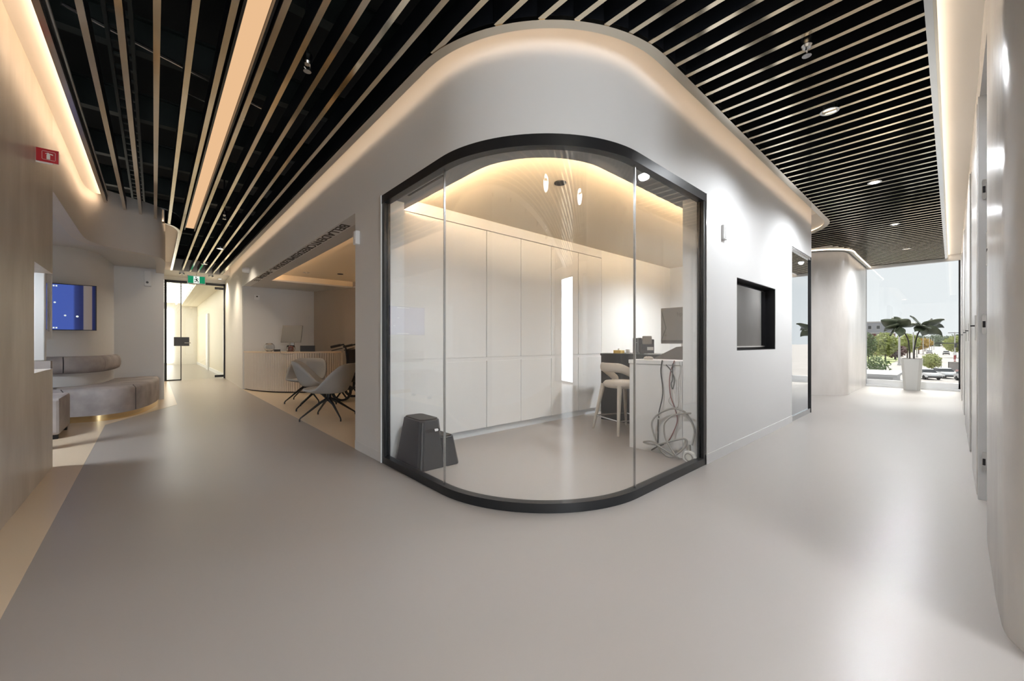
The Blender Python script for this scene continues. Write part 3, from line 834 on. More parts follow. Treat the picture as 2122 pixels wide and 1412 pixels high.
downlight((4.16, .68, 3.02), 'glowing round downlight among the right corridor slats', 90, col=DAY, angle=160, size=.05)
for x, l in ((6.4, 'second'), (8.9, 'third'), (11.4, 'fourth')):  # extra lamps added to brighten the far stretch of this corridor
    downlight((x, .62, 3.02), l+' round downlight added along the right corridor slats', 170, 'added right corridor downlights', col=DAY, angle=165, size=.05)
downlight((1.0, 10.0, 3.02), 'round downlight among slats near the exit door', 70, col=(1, .85, .65))
downlight((.9, 12.2, 3.02), 'last round downlight before the exit sign', 110, col=(1, .85, .65))
for x, y, e, l in ((.6, .1, 35, 'straight above the viewer'), (1.8, -.9, 140, 'right of the viewer'), (-.6, -1.5, 70, 'behind the viewer on the left'), (.9, -3.0, 130, 'in the middle of the lobby'), (3.6, -3.2, 260, 'by the lobby window'), (-1.2, -4.2, 60, 'by the entrance door')):  # unseen lamps added to light the foreground and the pod front
    downlight((x, y, 3.0), 'added lobby downlight '+l, e, 'added lobby downlights', col=DAY, angle=150, size=.1)
downlight((1.45, 14.6, 3.0), 'downlight in the white bay before the glass door', 120, col=(1, .8, .55))
downlight((2.10, 2.05, 2.55), 'added downlight hidden in the tray close to the curved glass', 110, col=DAY, angle=160)  # lamp added out of sight behind the rim to light the cabinets
downlight((6.2, 2.4, 2.55), 'added downlight hidden in the tray of the corner room', 260, col=DAY, angle=160)  # lamp added out of view to brighten the room behind the glass
downlight((2.6, 6.6, 2.59), 'downlight in the reception tray above the bucket chairs', 10, 'reception downlights', col=(1, .85, .65))
downlight((2.4, 9.2, 2.59), 'downlight in the reception tray above the desk', 14, 'reception downlights', col=(1, .85, .65))
downlight((-1.75, 5.75, 2.49), 'added downlight in the alcove behind the plaster wall', 280, col=(.86, .93, 1), angle=150, size=.3)  # unseen lamp added to light the alcove and the hatch panel

# ---- reception desk
DESK = spline([(1.585, 11.22), (1.66, 10.78), (1.78, 10.42), (1.96, 10.05), (2.2, 9.74), (2.5, 9.50), (2.85, 9.41), (3.2, 9.44)], 8)
t = thing('reception_desk', 'curved cream reception desk with fluted front', 'desk', (0, 0, 0))
obj('body', MB().sweep(DESK, .004, .08, .03, .875), 'rib_gap', t, smooth=True, auto=30)
obj('plinth', MB().sweep(DESK, .02, .07, 0, .03), 'black', t)
wk = obj('worktop', MB().sweep(DESK, -.02, .42, .875, .905), 'worktop', t, smooth=True, auto=30)
obj('end_panel', MB().box(3.2, 3.24, 9.44, 9.9, 0, .875), 'rib', t)
r0 = None
for p in resample(DESK, .05)[1:]:
    if r0 is None:
        r0 = obj('rib', MB().lathe([(.020, .03), (.020, .872)], (0, 0, 0), 8), 'rib', t, smooth=True, auto=40); r0.location = (p[0], p[1], 0)
    else: share('rib', r0, t, (p[0], p[1], 0))

# ---- on the reception desk
t = thing('glass_globe', 'clear round glass bowl at the left of the reception desk', 'bowl', (1.93, 10.33, .905))
obj('bowl', MB().lathe([(.04, 0), (.085, .03), (.105, .09), (.095, .15), (.06, .185), (.055, .183), (.09, .148), (.1, .09), (.08, .034), (.03, .008)], (0, 0, 0), 24, cap=False), 'clear_glass', t, smooth=True)
obj('base', MB().lathe([(.045, 0), (.05, .008), (.02, .012)], (0, 0, 0), 20), 'chrome', t)
t = thing('card_holder', 'small dark card holder beside the glass bowl', 'holder', (2.06, 10.22, .905))
obj('tray', MB().box(-.06, .06, -.04, .04, 0, .05), 'plastic_black', t, bevel=.004)
obj('cards', MB().box(-.045, .045, -.025, .025, .05, .065), 'paper', t)
t = thing('desk_monitor', 'taupe monitor seen from behind on the reception desk', 'monitor', (2.36, 10.18, .905), math.radians(-38))
b = obj('screen_back', MB().box(-.22, .22, -.015, .015, -.20, .20), 'monitor_grey', t)
b.location = (0, -.02, .40); b.rotation_euler = (math.radians(-14), 0, 0)
obj('neck', MB().box(-.035, .035, .0, .03, .01, .36), 'steel', t)
obj('foot', MB().box(-.11, .11, -.07, .11, 0, .012), 'steel', t)
t = thing('pink_candle', 'pink candle in a glass jar on the reception desk', 'candle', (2.27, 9.92, .905))
obj('jar', MB().lathe([(.06, 0), (.085, .02), (.09, .08), (.075, .14), (.07, .14), (.084, .08), (.078, .024), (.05, .008)], (0, 0, 0), 24, cap=False), 'clear_glass', t, smooth=True)
obj('wax', MB().lathe([(.045, .01), (.058, .03), (.058, .095), (.05, .10)], (0, 0, 0), 20), 'pink_glass', t, smooth=True, auto=50)
t = thing('black_case', 'flat black case standing on the reception desk', 'case', (2.58, 9.78, .905), math.radians(-20))
obj('body', MB().box(-.15, .15, -.03, .03, 0, .135), 'black', t, bevel=.006)
obj('lid_line', MB().box(-.151, .151, -.032, -.03, .10, .104), 'rubber', t)
o = obj('desk_cable', MB().tube(spline([(2.05, 9.86, .91), (2.06, 9.83, .87), (2.14, 9.75, .845), (2.25, 9.66, .86), (2.3, 9.64, .905)], 6), .005, 6), 'cable_grey')
tag(o, 'thin cable drooping over the front of the reception desk', 'cable')

# ---- bucket chairs
def make_chair(label, loc, rz):
    t_ = thing('bucket_chair', label, 'chair', loc, rz, 'bucket chairs in the reception')
    NU, NV = 40, 10; v = []; f = []
    for j in range(NV+1):
        s_ = j/NV
        for i in range(NU):
            a = 2*PI*i/NU; c = math.cos(a); sn = math.sin(a)    # +x = front of the chair
            back = max(0, min(1, (0.35-c)/1.25)); back = back*back*(3-2*back)
            rim = .43+.37*back
            rx = (.34 if c > 0 else .31); ry = .33
            flare = 1+.10*back
            k = s_**.55
            r = min(1, k*1.0)
            zz = .385+.015*s_+ (rim-.40)*max(0, (s_-.45)/.55)**1.25
            rr_ = r*(1 if s_ < .5 else 1+.0*s_) * (1+(flare-1)*s_)
            v.append((rx*rr_*c - .04*back*s_, ry*rr_*sn, zz))
    for j in range(NV):
        for i in range(NU):
            f.append((j*NU+i, j*NU+(i+1)%NU, (j+1)*NU+(i+1)%NU, (j+1)*NU+i))
    o = obj('shell', MB().add(v, f), 'chair_shell', t_, smooth=True)
    md = o.modifiers.new('thick', 'SOLIDIFY'); md.thickness = .028; md.offset = 0
    obj('cushion', MB().lathe([(.0, .43), (.22, .43), (.25, .415), (.22, .40)], (.03, 0, 0), 24), 'chair_shell', t_, smooth=True, auto=50)
    obj('column', MB().lathe([(.03, .25), (.035, .27), (.032, .39)], (0, 0, 0), 14), 'frame_black', t_, smooth=True, auto=40)
    for k in range(4):
        a = PI/4+k*PI/2; c, sn = math.cos(a), math.sin(a)
        obj('leg', MB().tube([(.02*c, .02*sn, .29), (.12*c, .12*sn, .235), (.385*c, .385*sn, .05), (.40*c, .40*sn, .03), (.40*c, .40*sn, 0)], [.02, .019, .011, .011, .011], 8), 'frame_black', t_, smooth=True, auto=50)
    return t_
ch = make_chair('grey bucket chair nearest the pod pier', (1.90, 6.12, 0), math.radians(140))
dup(ch, (2.05, 7.2, 0), math.radians(-20), 'grey bucket chair between the other two')
dup(ch, (2.12, 8.15, 0), math.radians(-118), 'farthest bucket chair close to the fluted desk')

# ---- wheeled walker half hidden by the pier
t = thing('wheeled_walker', 'black wheeled walker half hidden behind the pier', 'walker', (2.88, 7.84, 0), math.radians(-42))
for sy in (-.28, .28):
    w1 = obj('wheel', MB().lathe([(.15, -.02), (.19, -.02), (.19, .02), (.15, .02), (.15, -.02)], (0, 0, 0), 28, axis='y', cap=False), 'rubber', t, smooth=True, auto=40)
    w1.location = (-.10, sy, .19)
    sp = MB()
    for k in range(5):
        a = 2*PI*k/5+.3
        sp.tube([(0, 0, 0), (.155*math.cos(a), 0, .155*math.sin(a))], .016, 6)
    sp.lathe([(.03, -.03), (.03, .03)], (0, 0, 0), 12, axis='y')
    obj('spokes', sp, 'frame_black', w1)
    obj('front_wheel', MB().lathe([(.0, -.02), (.10, -.02), (.10, .02), (.0, .02)], (.42, sy, .10), 20, axis='y', cap=False), 'rubber', t)
    obj('frame_tube', MB().tube([(-.10, sy, .19), (.02, sy, .62), (-.02, sy, 1.0), (-.06, sy, 1.07), (-.26, sy, 1.03)], .016, 8), 'frame_black', t, smooth=True, auto=50)
    obj('grip', MB().tube([(-.12, sy, 1.06), (-.30, sy, 1.02)], .024, 8), 'rubber', t)
    obj('brake_lever', MB().tube([(-.08, sy, 1.0), (-.18, sy, .98), (-.29, sy, .95)], .009, 6), 'frame_black', t)
    obj('fork', MB().tube([(.02, sy, .62), (.42, sy, .10)], .014, 8), 'frame_black', t)
obj('fabric_back', MB().box(-.03, .03, -.26, .26, .55, .98), 'black', t, bevel=.02)
obj('seat', MB().box(-.02, .40, -.25, .25, .50, .56), 'black', t, bevel=.02)
obj('bag', MB().box(-.16, .05, -.24, .24, .34, .66), 'black', t, bevel=.04)
obj('mast', MB().tube([(.0, .2, .95), (.0, .2, 1.22)], .012, 8), 'frame_black', t)

# ---- corner room: cabinets
seams = [1.79, 2.38, 2.97, 3.54, 4.12, 4.72, 5.31]
names = ['first', 'second', 'third', 'fourth', 'fifth', 'sixth']
for i in range(6):
    x0, x1 = seams[i], seams[i+1]
    t = thing('tall_cabinet', names[i]+' tall white cabinet from the left behind the curved glass', 'cabinet', (x0, 3.75, 0), group='wall of white cabinets')
    wd = x1-x0
    obj('body', MB().box(0, wd, .02, .34, .08, 2.52), 'cabinet_gap', t)
    obj('toe_kick', MB().box(0, wd, .03, .05, 0, .08), 'kick', t)
    up = obj('upper_door', MB().box(.0045, wd-.0045, 0, .02, .93, 2.45), 'cabinet', t, bevel=.002)
    obj('lower_door', MB().box(.0045, wd-.0045, 0, .02, .085, .885), 'cabinet', t, bevel=.002)
    obj('finger_rail', MB().box(0, wd, .006, .02, .885, .93), 'cabinet', t)
    obj('top_filler', MB().box(0, wd, 0, .02, 2.458, 2.58), 'cabinet', t)
struct('trim_8', MB().box(XP+.06, 1.788, 3.75, 3.78, 0, 2.58), 'cabinet', 'white filler strip left of the cabinets')

# ---- step stool
t = thing('step_stool', 'black plastic two step stool behind the glass', 'step stool', (.03, -.02, 0))
def blk(x0, x1, y0, y1, z0, z1, ins):
    a = [(x0, y0), (x1, y0), (x1, y1), (x0, y1)]
    b_ = [(x0+ins, y0+ins), (x1-ins*.5, y0+ins), (x1-ins*.5, y1-ins), (x0+ins, y1-ins)]
    return a, z0, b_, z1
def cham(x0, x1, y0, y1, c):
    return [(x0+c, y0), (x1-c, y0), (x1, y0+c), (x1, y1-c), (x1-c, y1), (x0+c, y1), (x0, y1-c), (x0, y0+c)]
m = MB().frustum(cham(1.63, 1.92, 3.03, 3.52, .05), 0.0, cham(1.685, 1.885, 3.10, 3.45, .035), .415)
o = obj('main_step', m, 'plastic_black', t, bevel=.006)
obj('tread', MB().prism(cham(1.695, 1.875, 3.115, 3.435, .03), .415, .426), 'rubber', t, bevel=.003)
m = MB().frustum(cham(1.88, 2.05, 3.03, 3.52, .03), .0, cham(1.86, 2.01, 3.07, 3.48, .025), .255)
obj('lower_step', m, 'plastic_black', t, bevel=.006)
obj('lower_tread', MB().prism(cham(1.885, 2.0, 3.085, 3.465, .02), .255, .262), 'rubber', t, bevel=.003)
hs = MB()
hs.prism([(-.055+.016*math.cos(a), .016*math.sin(a)) for a in [PI/2+k*PI/8 for k in range(9)]]+[(.055+.016*math.cos(a), .016*math.sin(a)) for a in [-PI/2+k*PI/8 for k in range(9)]], 0, .004)
o = obj('hand_slot', hs, 'black', t)
o.matrix_local = Matrix.Translation((1.785, 3.076, .33)) @ Matrix.Rotation(math.radians(90-10), 4, 'X')
o = obj('slot_light', MB().prism([(.022, -.011), (.05, -.011), (.058, 0), (.05, .011), (.018, .011)], .004, .0055), 'sign_white', t)
o.matrix_local = Matrix.Translation((1.785, 3.076, .33)) @ Matrix.Rotation(math.radians(90-10), 4, 'X')
obj('rib', MB().tube([(1.655, 3.045, .0), (1.705, 3.112, .40)], .012, 8), 'plastic_black', t)

# ---- desk of the corner room
t = thing('office_desk', 'black fronted desk behind the white side unit', 'desk', (0, 0, 0))
obj('front', MB().box(4.80, 4.84, 2.30, 3.40, 0, .92), 'counter_black', t)
obj('top', MB().box(4.78, 5.4, 1.74, 3.40, .92, .95), 'counter_black', t)
obj('leg_panel', MB().box(4.84, 5.35, 1.74, 1.78, 0, .92), 'counter_black', t)
t = thing('side_unit', 'low white side unit against the glass with hanging cables', 'cabinet', (0, 0, 0))
obj('face', MB().box(3.735, 3.76, 1.72, 2.265, 0, .885), 'counter_white', t)
obj('end_panel', MB().box(3.735, 4.35, 2.265, 2.285, 0, .885), 'counter_white', t)
obj('carcass', MB().box(3.76, 4.35, 1.74, 2.265, .02, .885), 'counter_white', t)
obj('top', MB().box(3.725, 4.37, 1.72, 2.292, .885, .925), 'counter_white', t, bevel=.003)
# items on it
t = thing('office_monitor', 'grey computer monitor with a round logo behind the side unit', 'monitor', (4.92, 2.24, .95))
obj('back', MB().box(-.02, .02, -.30, .30, .14, .60), 'monitor_grey', t, bevel=.006)
obj('lower_band', MB().box(-.024, -.02, -.29, .29, .15, .185), 'monitor_dark', t)
o = text_obj('logo', 'hp', .075, 'logo', Matrix.Identity(4), t, extrude=.001, align='CENTER')
o.matrix_local = Matrix.Translation((-.022, .05, .49)) @ Matrix(((0,0,-1,0),(-1,0,0,0),(0,1,0,0),(0,0,0,1)))
obj('crease', MB().tube([(-.022, .29, .57), (-.022, .23, .34), (-.022, .295, .17)], .004, 5), 'monitor_dark', t)
obj('stand', MB().prism([(.0, -.04), (.05, -.04), (.05, .04), (.0, .04)], .0, .3), 'steel', t)
obj('base', MB().prism(cham(-.10, .14, -.12, .12, .03), 0, .012), 'monitor_dark', t)
t = thing('desk_phone', 'black desk phone with a grey handset cradle', 'phone', (5.0, 2.80, .95), math.radians(-42))
o = obj('body', MB().box(-.10, .10, -.03, .05, .0, .20), 'plastic_black', t, bevel=.01)
o = obj('handset', MB().box(-.07, .06, -.055, -.03, .13, .245), 'cable_grey', t, bevel=.015)
obj('cradle', MB().box(-.12, -.08, -.05, .03, .02, .22), 'plastic_black', t, bevel=.008)
obj('display', MB().box(.0, .085, -.033, -.03, .05, .095), 'paper', t)
t = thing('label_printer', 'slim black box standing beside the desk phone', 'printer', (5.15, 3.02, .95))
obj('body', MB().box(-.05, .05, -.05, .05, 0, .22), 'plastic_black', t, bevel=.006)
obj('slot', MB().box(-.052, -.05, -.03, .03, .15, .16), 'cable_grey', t)
t = thing('tissue_box', 'yellow tissue box on the black desk', 'box', (4.95, 3.2, .95))
obj('carton', MB().box(-.05, .05, -.06, .06, 0, .045), 'tissue', t, bevel=.003)
obj('tissue', MB().lathe([(.02, .045), (.012, .06), (.018, .07)], (0, 0, 0), 8), 'paper', t)
for i, (x, y, a, l) in enumerate(((4.95, 3.34, .1, 'loose paper sheet at the left end of the black desk'), (4.93, 2.66, -.4, 'white paper sheets in the middle of the black desk'))):
    t = thing('paper_sheet', l, 'paper', (x, y, .95), a)
    obj('sheet', MB().box(-.10, .10, -.07, .07, 0, .003), 'paper', t)
    obj('sheet', MB().box(-.09, .11, -.06, .075, .003, .006), 'paper', t)
t = thing('white_cup', 'small white cup on the black desk', 'cup', (4.90, 3.02, .95))
obj('body', MB().lathe([(.025, 0), (.034, .06), (.03, .06), (.022, .006)], (0, 0, 0), 16, cap=False), 'paper', t, smooth=True)
obj('handle', MB().tube(spline([(.03, 0, .05), (.052, 0, .04), (.05, 0, .02), (.028, 0, .012)], 4), .004, 6), 'paper', t)
t = thing('keyboard_stand', 'dark angled stand on the side unit', 'stand', (4.18, 1.98, .925))
obj('wedge', MB().add([(-.12, -.22, 0), (.10, -.22, 0), (.10, .22, 0), (-.12, .22, 0), (.08, -.22, .16), (.08, .05, .13)], [(0,3,2,1), (0,1,4), (1,2,5,4), (0,4,5,3), (2,3,5)]), 'plastic_black', t)
obj('edge', MB().tube([(-.11, -.20, .005), (.08, -.21, .16)], .005, 5), 'sign_white', t)
t = thing('computer_mouse', 'pale computer mouse on the side unit', 'mouse', (3.90, 2.16, .925))
obj('body', MB().sphere((0, 0, .012), (.035, .055, .022), 14), 'stool_fabric', t, smooth=True)
obj('wheel', MB().sphere((-.018, 0, .03), (.006, .003, .006), 8), 'plastic_black', t)

# ---- cables in front of the side unit
def cable(name, label, pts, r, mat_, x=3.712):
    o_ = obj(name, MB().tube(spline([(x+.012*math.sin(1.7*i), y, z) for i, (y, z) in enumerate(pts)], 6), r, 8), mat_, smooth=True)
    return tag(o_, label, 'cable')
cable('power_cable', 'black cable hanging in a long S down the side unit', [(1.910,.930),(1.931,.816),(1.902,.609),(1.940,.403),(1.957,.271),(1.966,.082),(2.018,.025),(1.983,.054),(1.90,.10)], .0055, 'cable_black')
cable('power_cable', 'dark red cable hanging beside the black one', [(1.786,.930),(1.827,.830),(1.835,.726),(1.819,.585),(1.785,.47),(1.762,.36),(1.79,.25),(1.851,.136),(1.95,.09)], .005, 'cable_red')
cable('power_cable', 'looped black cable bundled under the desk edge', [(1.868,.888),(1.827,.838),(1.782,.754),(1.794,.658),(1.819,.704),(1.806,.752),(1.798,.902)], .005, 'cable_black', 3.706)
cable('power_cable', 'thick grey cable coiled on the floor by the glass', [(1.60,.16),(1.585,.30),(1.64,.43),(1.699,.470),(1.802,.468),(1.927,.405),(1.988,.323),(1.983,.226),(1.936,.085),(1.876,.022),(1.786,.014),(1.683,.106),(1.656,.180),(1.691,.204),(1.827,.148),(1.970,.09),(2.095,.095),(1.996,.12),(1.910,.085),(1.770,.018)], .009, 'cable_grey', 3.672)
cable('power_cable', 'second grey cable with a white tag looping to the glass', [(1.599,.456),(1.668,.443),(1.762,.415),(1.835,.345),(1.860,.270),(1.843,.169),(1.746,.05),(1.70,.018)], .008, 'cable_grey', 3.645)
cable('phone_cord', 'thin kinked cord hanging at the right of the side unit', [(1.735,.922),(1.735,.814),(1.745,.735),(1.738,.689),(1.75,.657),(1.75,.572),(1.745,.495),(1.778,.479),(1.847,.527),(1.823,.585)], .0028, 'cable_grey', 3.708)
t = thing('cable_tag', 'white paper tag tied to the black cable', 'tag', (3.70, 1.938, .375))
obj('label', MB().box(-.002, .002, -.018, .018, -.03, .03), 'paper', t)
obj('print', MB().box(-.0028, -.002, -.006, .006, -.015, .0), 'cable_black', t)
t = thing('floor_socket', 'octagonal grey power plug lying against the glass', 'plug', (3.60, 1.60, 0))
obj('body', MB().lathe([(.0, .0), (.052, .0), (.06, .012), (.06, .03), (.05, .042), (.0, .042)], (-.0, 0, .062), 8, axis='x', cap=False), 'paper', t)
obj('face_ring', MB().lathe([(.03, -.004), (.038, -.004), (.038, .0), (.03, .0), (.03, -.004)], (0, 0, .062), 16, axis='x', cap=False), 'cable_grey', t)
obj('strain_relief', MB().tube([(.02, 0, .12), (.022, .0, .17)], [.014, .009], 8), 'cable_grey', t)
o = obj('floor_tape', MB().prism([(2.62, 1.575), (3.55, 1.572), (3.60, 1.62), (2.60, 1.60)], 0, .002), 'tape'); tag(o, 'strip of yellowish tape along the foot of the glass', 'tape')

# ---- counter stool
t = thing('counter_stool', 'cream upholstered counter stool with a wrapped back', 'stool', (4.36, 2.77, 0), math.radians(-20))
obj('seat', MB().lathe([(.0, .545), (.20, .545), (.235, .565), (.235, .60), (.21, .625), (.0, .63)], (0, 0, 0), 28, cap=False), 'stool_fabric', t, smooth=True)
# back: a padded band that starts high behind and falls to the front legs
N = 30; v = []; f = []; K = 8
for i in range(N+1):
    u = i/N; a = math.radians(62+(298-62)*u)
    fall = max(0, abs(u-.5)*2-.35)/.65; fall = fall**1.5
    zc = .80-.20*fall; hh = .062+.018*fall*.0; rr2 = .245
    cx_, cy_ = rr2*math.cos(a), rr2*math.sin(a)
    for k in range(K):
        b = 2*PI*k/K
        v.append((cx_+.03*math.cos(b)*math.cos(a), cy_+.03*math.cos(b)*math.sin(a), zc+hh*math.sin(b)))
for i in range(N):
    for k in range(K): f.append((i*K+k, i*K+(k+1)%K, (i+1)*K+(k+1)%K, (i+1)*K+k))
f.append(tuple(range(K))); f.append(tuple(range(N*K, (N+1)*K)))
obj('backrest', MB().add(v, f), 'stool_fabric', t, smooth=True, sub=1)
for sx, sy in ((.17, .17), (.17, -.17), (-.17, .17), (-.17, -.17)):
    topz = .58 if sx < 0 else .60
    obj('leg', MB().tube([(sx*1.55, sy*1.55, 0), (sx*1.5, sy*1.5, .02), (sx*.98, sy*.98, topz)], [.014, .015, .03], 10), 'stool_fabric', t, smooth=True, auto=50)
ringp = [(.235, .235, .17), (.235, -.235, .17), (-.235, -.235, .17), (-.235, .235, .17), (.235, .235, .17)]
obj('footrest', MB().tube(ringp, .009, 8), 'steel', t)

# ---- plant by the window
t = thing('potted_plant', 'two headed leafy plant in a tall white pot by the window', 'plant', (13.19, .63, 0))
def rsq(h): return [(h*sx+q*dx, h*sy+q*dy) for sx, sy, dx, dy, q in ((1,1,-1,0,.05),(-1,1,1,0,.05),(-1,1,0,-1,.05),(-1,-1,0,1,.05),(-1,-1,1,0,.05),(1,-1,-1,0,.05),(1,-1,0,1,.05),(1,1,0,-1,.05))]
obj('pot', MB().frustum(rsq(.135), 0, rsq(.178), .73), 'pot', t, smooth=False)
obj('soil', MB().frustum(rsq(.165), .728, rsq(.165), .735), 'soil', t)
R_ = Vector((.743, -.67, 0)); Fw = Vector((.67, .743, 0))
def P(r, z, d=0): return tuple(R_*r+Fw*d+Vector((0, 0, z)))
s1 = spline([P(-.05, .72), P(-.06, .95), P(-.10, 1.20), P(-.23, 1.42), P(-.30, 1.47)], 6)
s2 = spline([P(.05, .72), P(.06, .98), P(.12, 1.25), P(.20, 1.42), P(.24, 1.46)], 6)
obj('stem', MB().tube(s1, .013, 8), 'stem', t, smooth=True); obj('stem', MB().tube(s2, .013, 8), 'stem', t, smooth=True)
lv = []
n1, n2 = 10, 5
v = []; f = []
for i in range(n1+1):
    u = i/n1; wd = .125*math.sin(PI*min(1, u**.75))**.8 if 0 < u < 1 else 0.004
    for k in range(n2):
        s_ = -1+2*k/(n2-1)
        v.append((u*.36, wd*s_, .02*abs(s_)**1.3-.045*u*u+.010*math.sin(9*u)*abs(s_)))
for i in range(n1):
    for k in range(n2-1): f.append((i*n2+k, i*n2+k+1, (i+1)*n2+k+1, (i+1)*n2+k))
l0 = None
for base, leaves in ((s1[-1], [(165, 28, 1.0), (185, 0, .95), (70, 45, .95), (30, 22, 1.0), (260, 30, .9), (300, 12, .85), (190, -32, .85), (230, -40, .8), (100, -10, .8)]),
                     (s2[-1], [(15, 38, .9), (-5, 5, 1.1), (95, 55, .95), (150, 30, 1.0), (300, 30, 1.0), (345, -22, 1.0), (40, -30, .85), (240, 5, .85), (200, -15, .7)])):
    for a, el, k in leaves:
        if l0 is None:
            l0 = obj('leaf', MB().add(v, f), 'leaf', t, smooth=True); md = l0.modifiers.new('thick', 'SOLIDIFY'); md.thickness = .004; o = l0
        else: o = share('leaf', l0, t)
        az = math.atan2(R_.y, R_.x)+math.radians(a)
        o.matrix_local = Matrix.Translation(base) @ Matrix.Rotation(az, 4, 'Z') @ Matrix.Rotation(-math.radians(el), 4, 'Y') @ Matrix.Rotation(random.choice((-1, 1))*random.uniform(.35, .8), 4, 'X') @ Matrix.Scale(k*1.12, 4)

# ================================================================== OUTSIDE (street about five metres below)
GZ = -5.0
struct('ground', MB().box(40, 2600, -400, 500, GZ-.2, GZ), 'pavement', 'pale paved ground of the street below')
struct('road', MB().prism([(60, -12), (2500, -12), (2500, 8.5), (150, 8.0), (120, 3.6), (60, 3.6)], GZ, GZ+.02), 'asphalt', 'pale grey road running away from the window')
o = obj('lawn', MB().prism([(150, 12.0), (165, 22), (245, 30), (255, 16), (200, 12.5)], GZ, GZ+.05), 'grass'); tag(o, 'green lawn behind the round bush', 'lawn')
t = thing('parapet_wall', 'stepped pale roof parapet outside the window', 'parapet', (0, 0, 0))
obj('cap', MB().box(24, 28, 1.6, 9, -.42, -.30), 'parapet', t); obj('band', MB().box(24.2, 28, 1.75, 9, -.75, -.42), 'pale_wall', t); obj('base', MB().box(24.0, 28, 1.65, 9, -5, -.75), 'parapet', t)

def foliage(c, r, n, s_, seed):
    rnd = random.Random(seed); v = []; f = []
    for _ in range(n):
        while True:
            p = Vector((rnd.uniform(-1,1), rnd.uniform(-1,1), rnd.uniform(-1,1)))
            if .25 < p.length < 1: break
        p = p*(.72+.28*p.length)
        q = Vector((c[0]+p.x*r[0], c[1]+p.y*r[1], c[2]+p.z*r[2]))
        a = Vector((rnd.gauss(0,1), rnd.gauss(0,1), rnd.gauss(0,1))).normalized(); b_ = a.orthogonal().normalized()*s_*rnd.uniform(.6, 1.3); a = a*s_*rnd.uniform(.6, 1.3)
        k = len(v); v += [q-a, q+b_*.6, q+a, q-b_*.6]; f.append((k, k+1, k+2, k+3))
    return MB().add(v, f)
def tree(label, x, y, h, wd, m_, seed, trunk=.25, cat='tree', n=700, group='street trees'):
    t_ = thing('street_tree', label, cat, (x, y, GZ), group=group)
    ch_ = h*(1-trunk)
    obj('crown', foliage((0, 0, h-ch_/2), (wd/2, wd/2, ch_/2), n, wd*.07+.08, seed), m_, t_)
    tr = MB().tube([(0, 0, 0), (0, 0, h*.45), (.05*wd, 0, h*.8)], [.05*wd*.5+.04, .04*wd*.5+.03, .02], 6)
    for k in range(4):
        a = k*1.7
        tr.tube([(0, 0, h*(.3+.06*k)), (.3*wd*math.cos(a), .3*wd*math.sin(a), h*(.55+.07*k))], [.03*wd*.5, .012], 5)
    obj('trunk', tr, 'bark', t_)
    return t_
tree('tall dark green tree at the left edge of the window view', 172, 18.2, 9.6, 4.5, 'leaf_green', 1, .15)
tree('broad yellow green tree right of the tall dark tree', 185, 15.2, 9.8, 7.0, 'leaf_lime', 2, .2, n=900)
tree('dark purple leaved tree by the lawn', 204, 14.2, 5.6, 6.6, 'leaf_purple', 3, .1)
tree('green tree behind the plant stems', 228, 12.2, 10, 8.0, 'leaf_lime', 4, .2)
tree('golden tree along the avenue', 318, 12.5, 9.0, 8.5, 'leaf_gold', 5, .25)
tree('second golden tree farther down the avenue', 410, 13.0, 9.5, 8.5, 'leaf_gold', 9, .25)
tree('small young tree right of the white pot', 113.8, 2.7, 4.0, 3.0, 'leaf_lime', 6, .25, n=500)
tree('light green tree at the right edge of the window view', 245, -1.0, 9.0, 7.5, 'leaf_lime', 7, .25)
for i in range(9):
    t = thing('distant_tree', 'hazy distant tree on the skyline', 'tree', (900+25*i, -22+9*i, GZ), group='hazy skyline trees')
    obj('crown', foliage((0, 0, 9), (8, 8, 9+2*(i % 3)), 260, 2.2, 20+i), 'leaf_far', t); obj('trunk', MB().tube([(0, 0, 0), (0, 0, 8)], .5, 5), 'bark', t)
def shrub(label, x, y, z, r, m_, seed, n=500):
    t_ = thing('shrub', label, 'shrub', (x, y, z), group='shrubs outside')
    obj('foliage', foliage((0, 0, r[2]), r, n, .22, seed), m_, t_)
    obj('stems', MB().tube([(0, 0, 0), (0, 0, r[2])], .05, 5).tube([(.1, 0, 0), (r[0]*.4, .2, r[2])], .03, 5), 'bark', t_)
shrub('round green bush just above the parapet', 86, 8.1, GZ, (1.8, 1.9, 2.0), 'leaf_green', 31, 700)
shrub('long pale clipped hedge behind the lawn', 200, 20.0, GZ, (3.0, 5.5, 2.2), 'leaf_lime', 32, 700)
t = thing('apartment_block', 'grey and red brick apartment block beyond the trees', 'building', (270, 26.0, GZ))
obj('brick_wall', MB().box(0, 20, -6, 14, 0, 11), 'brick', t); obj('upper_wall', MB().box(0, 20, -5.6, 14, 11, 16.3), 'cladding', t); obj('cornice', MB().box(-.3, 20, -6.3, 14, 16.3, 16.9).box(-.3, 20, -6.3, 14, 10.8, 11.3), 'pale_wall', t)
w0 = None
for iy in range(5):
    for iz in range(4):
        loc = (-.05, -4.4+3.2*iy, 2.2+3.6*iz)
        if w0 is None:
            w0 = obj('window', MB().box(-.1, .1, -.75, .75, 0, 1.9), 'pale_wall', t); w0.location = loc
            wp = obj('pane', MB().box(-.14, -.1, -.6, .6, .15, 1.75), 'car_glass', w0)
        else:
            q = share('window', w0, t, loc); share('pane', wp, q)
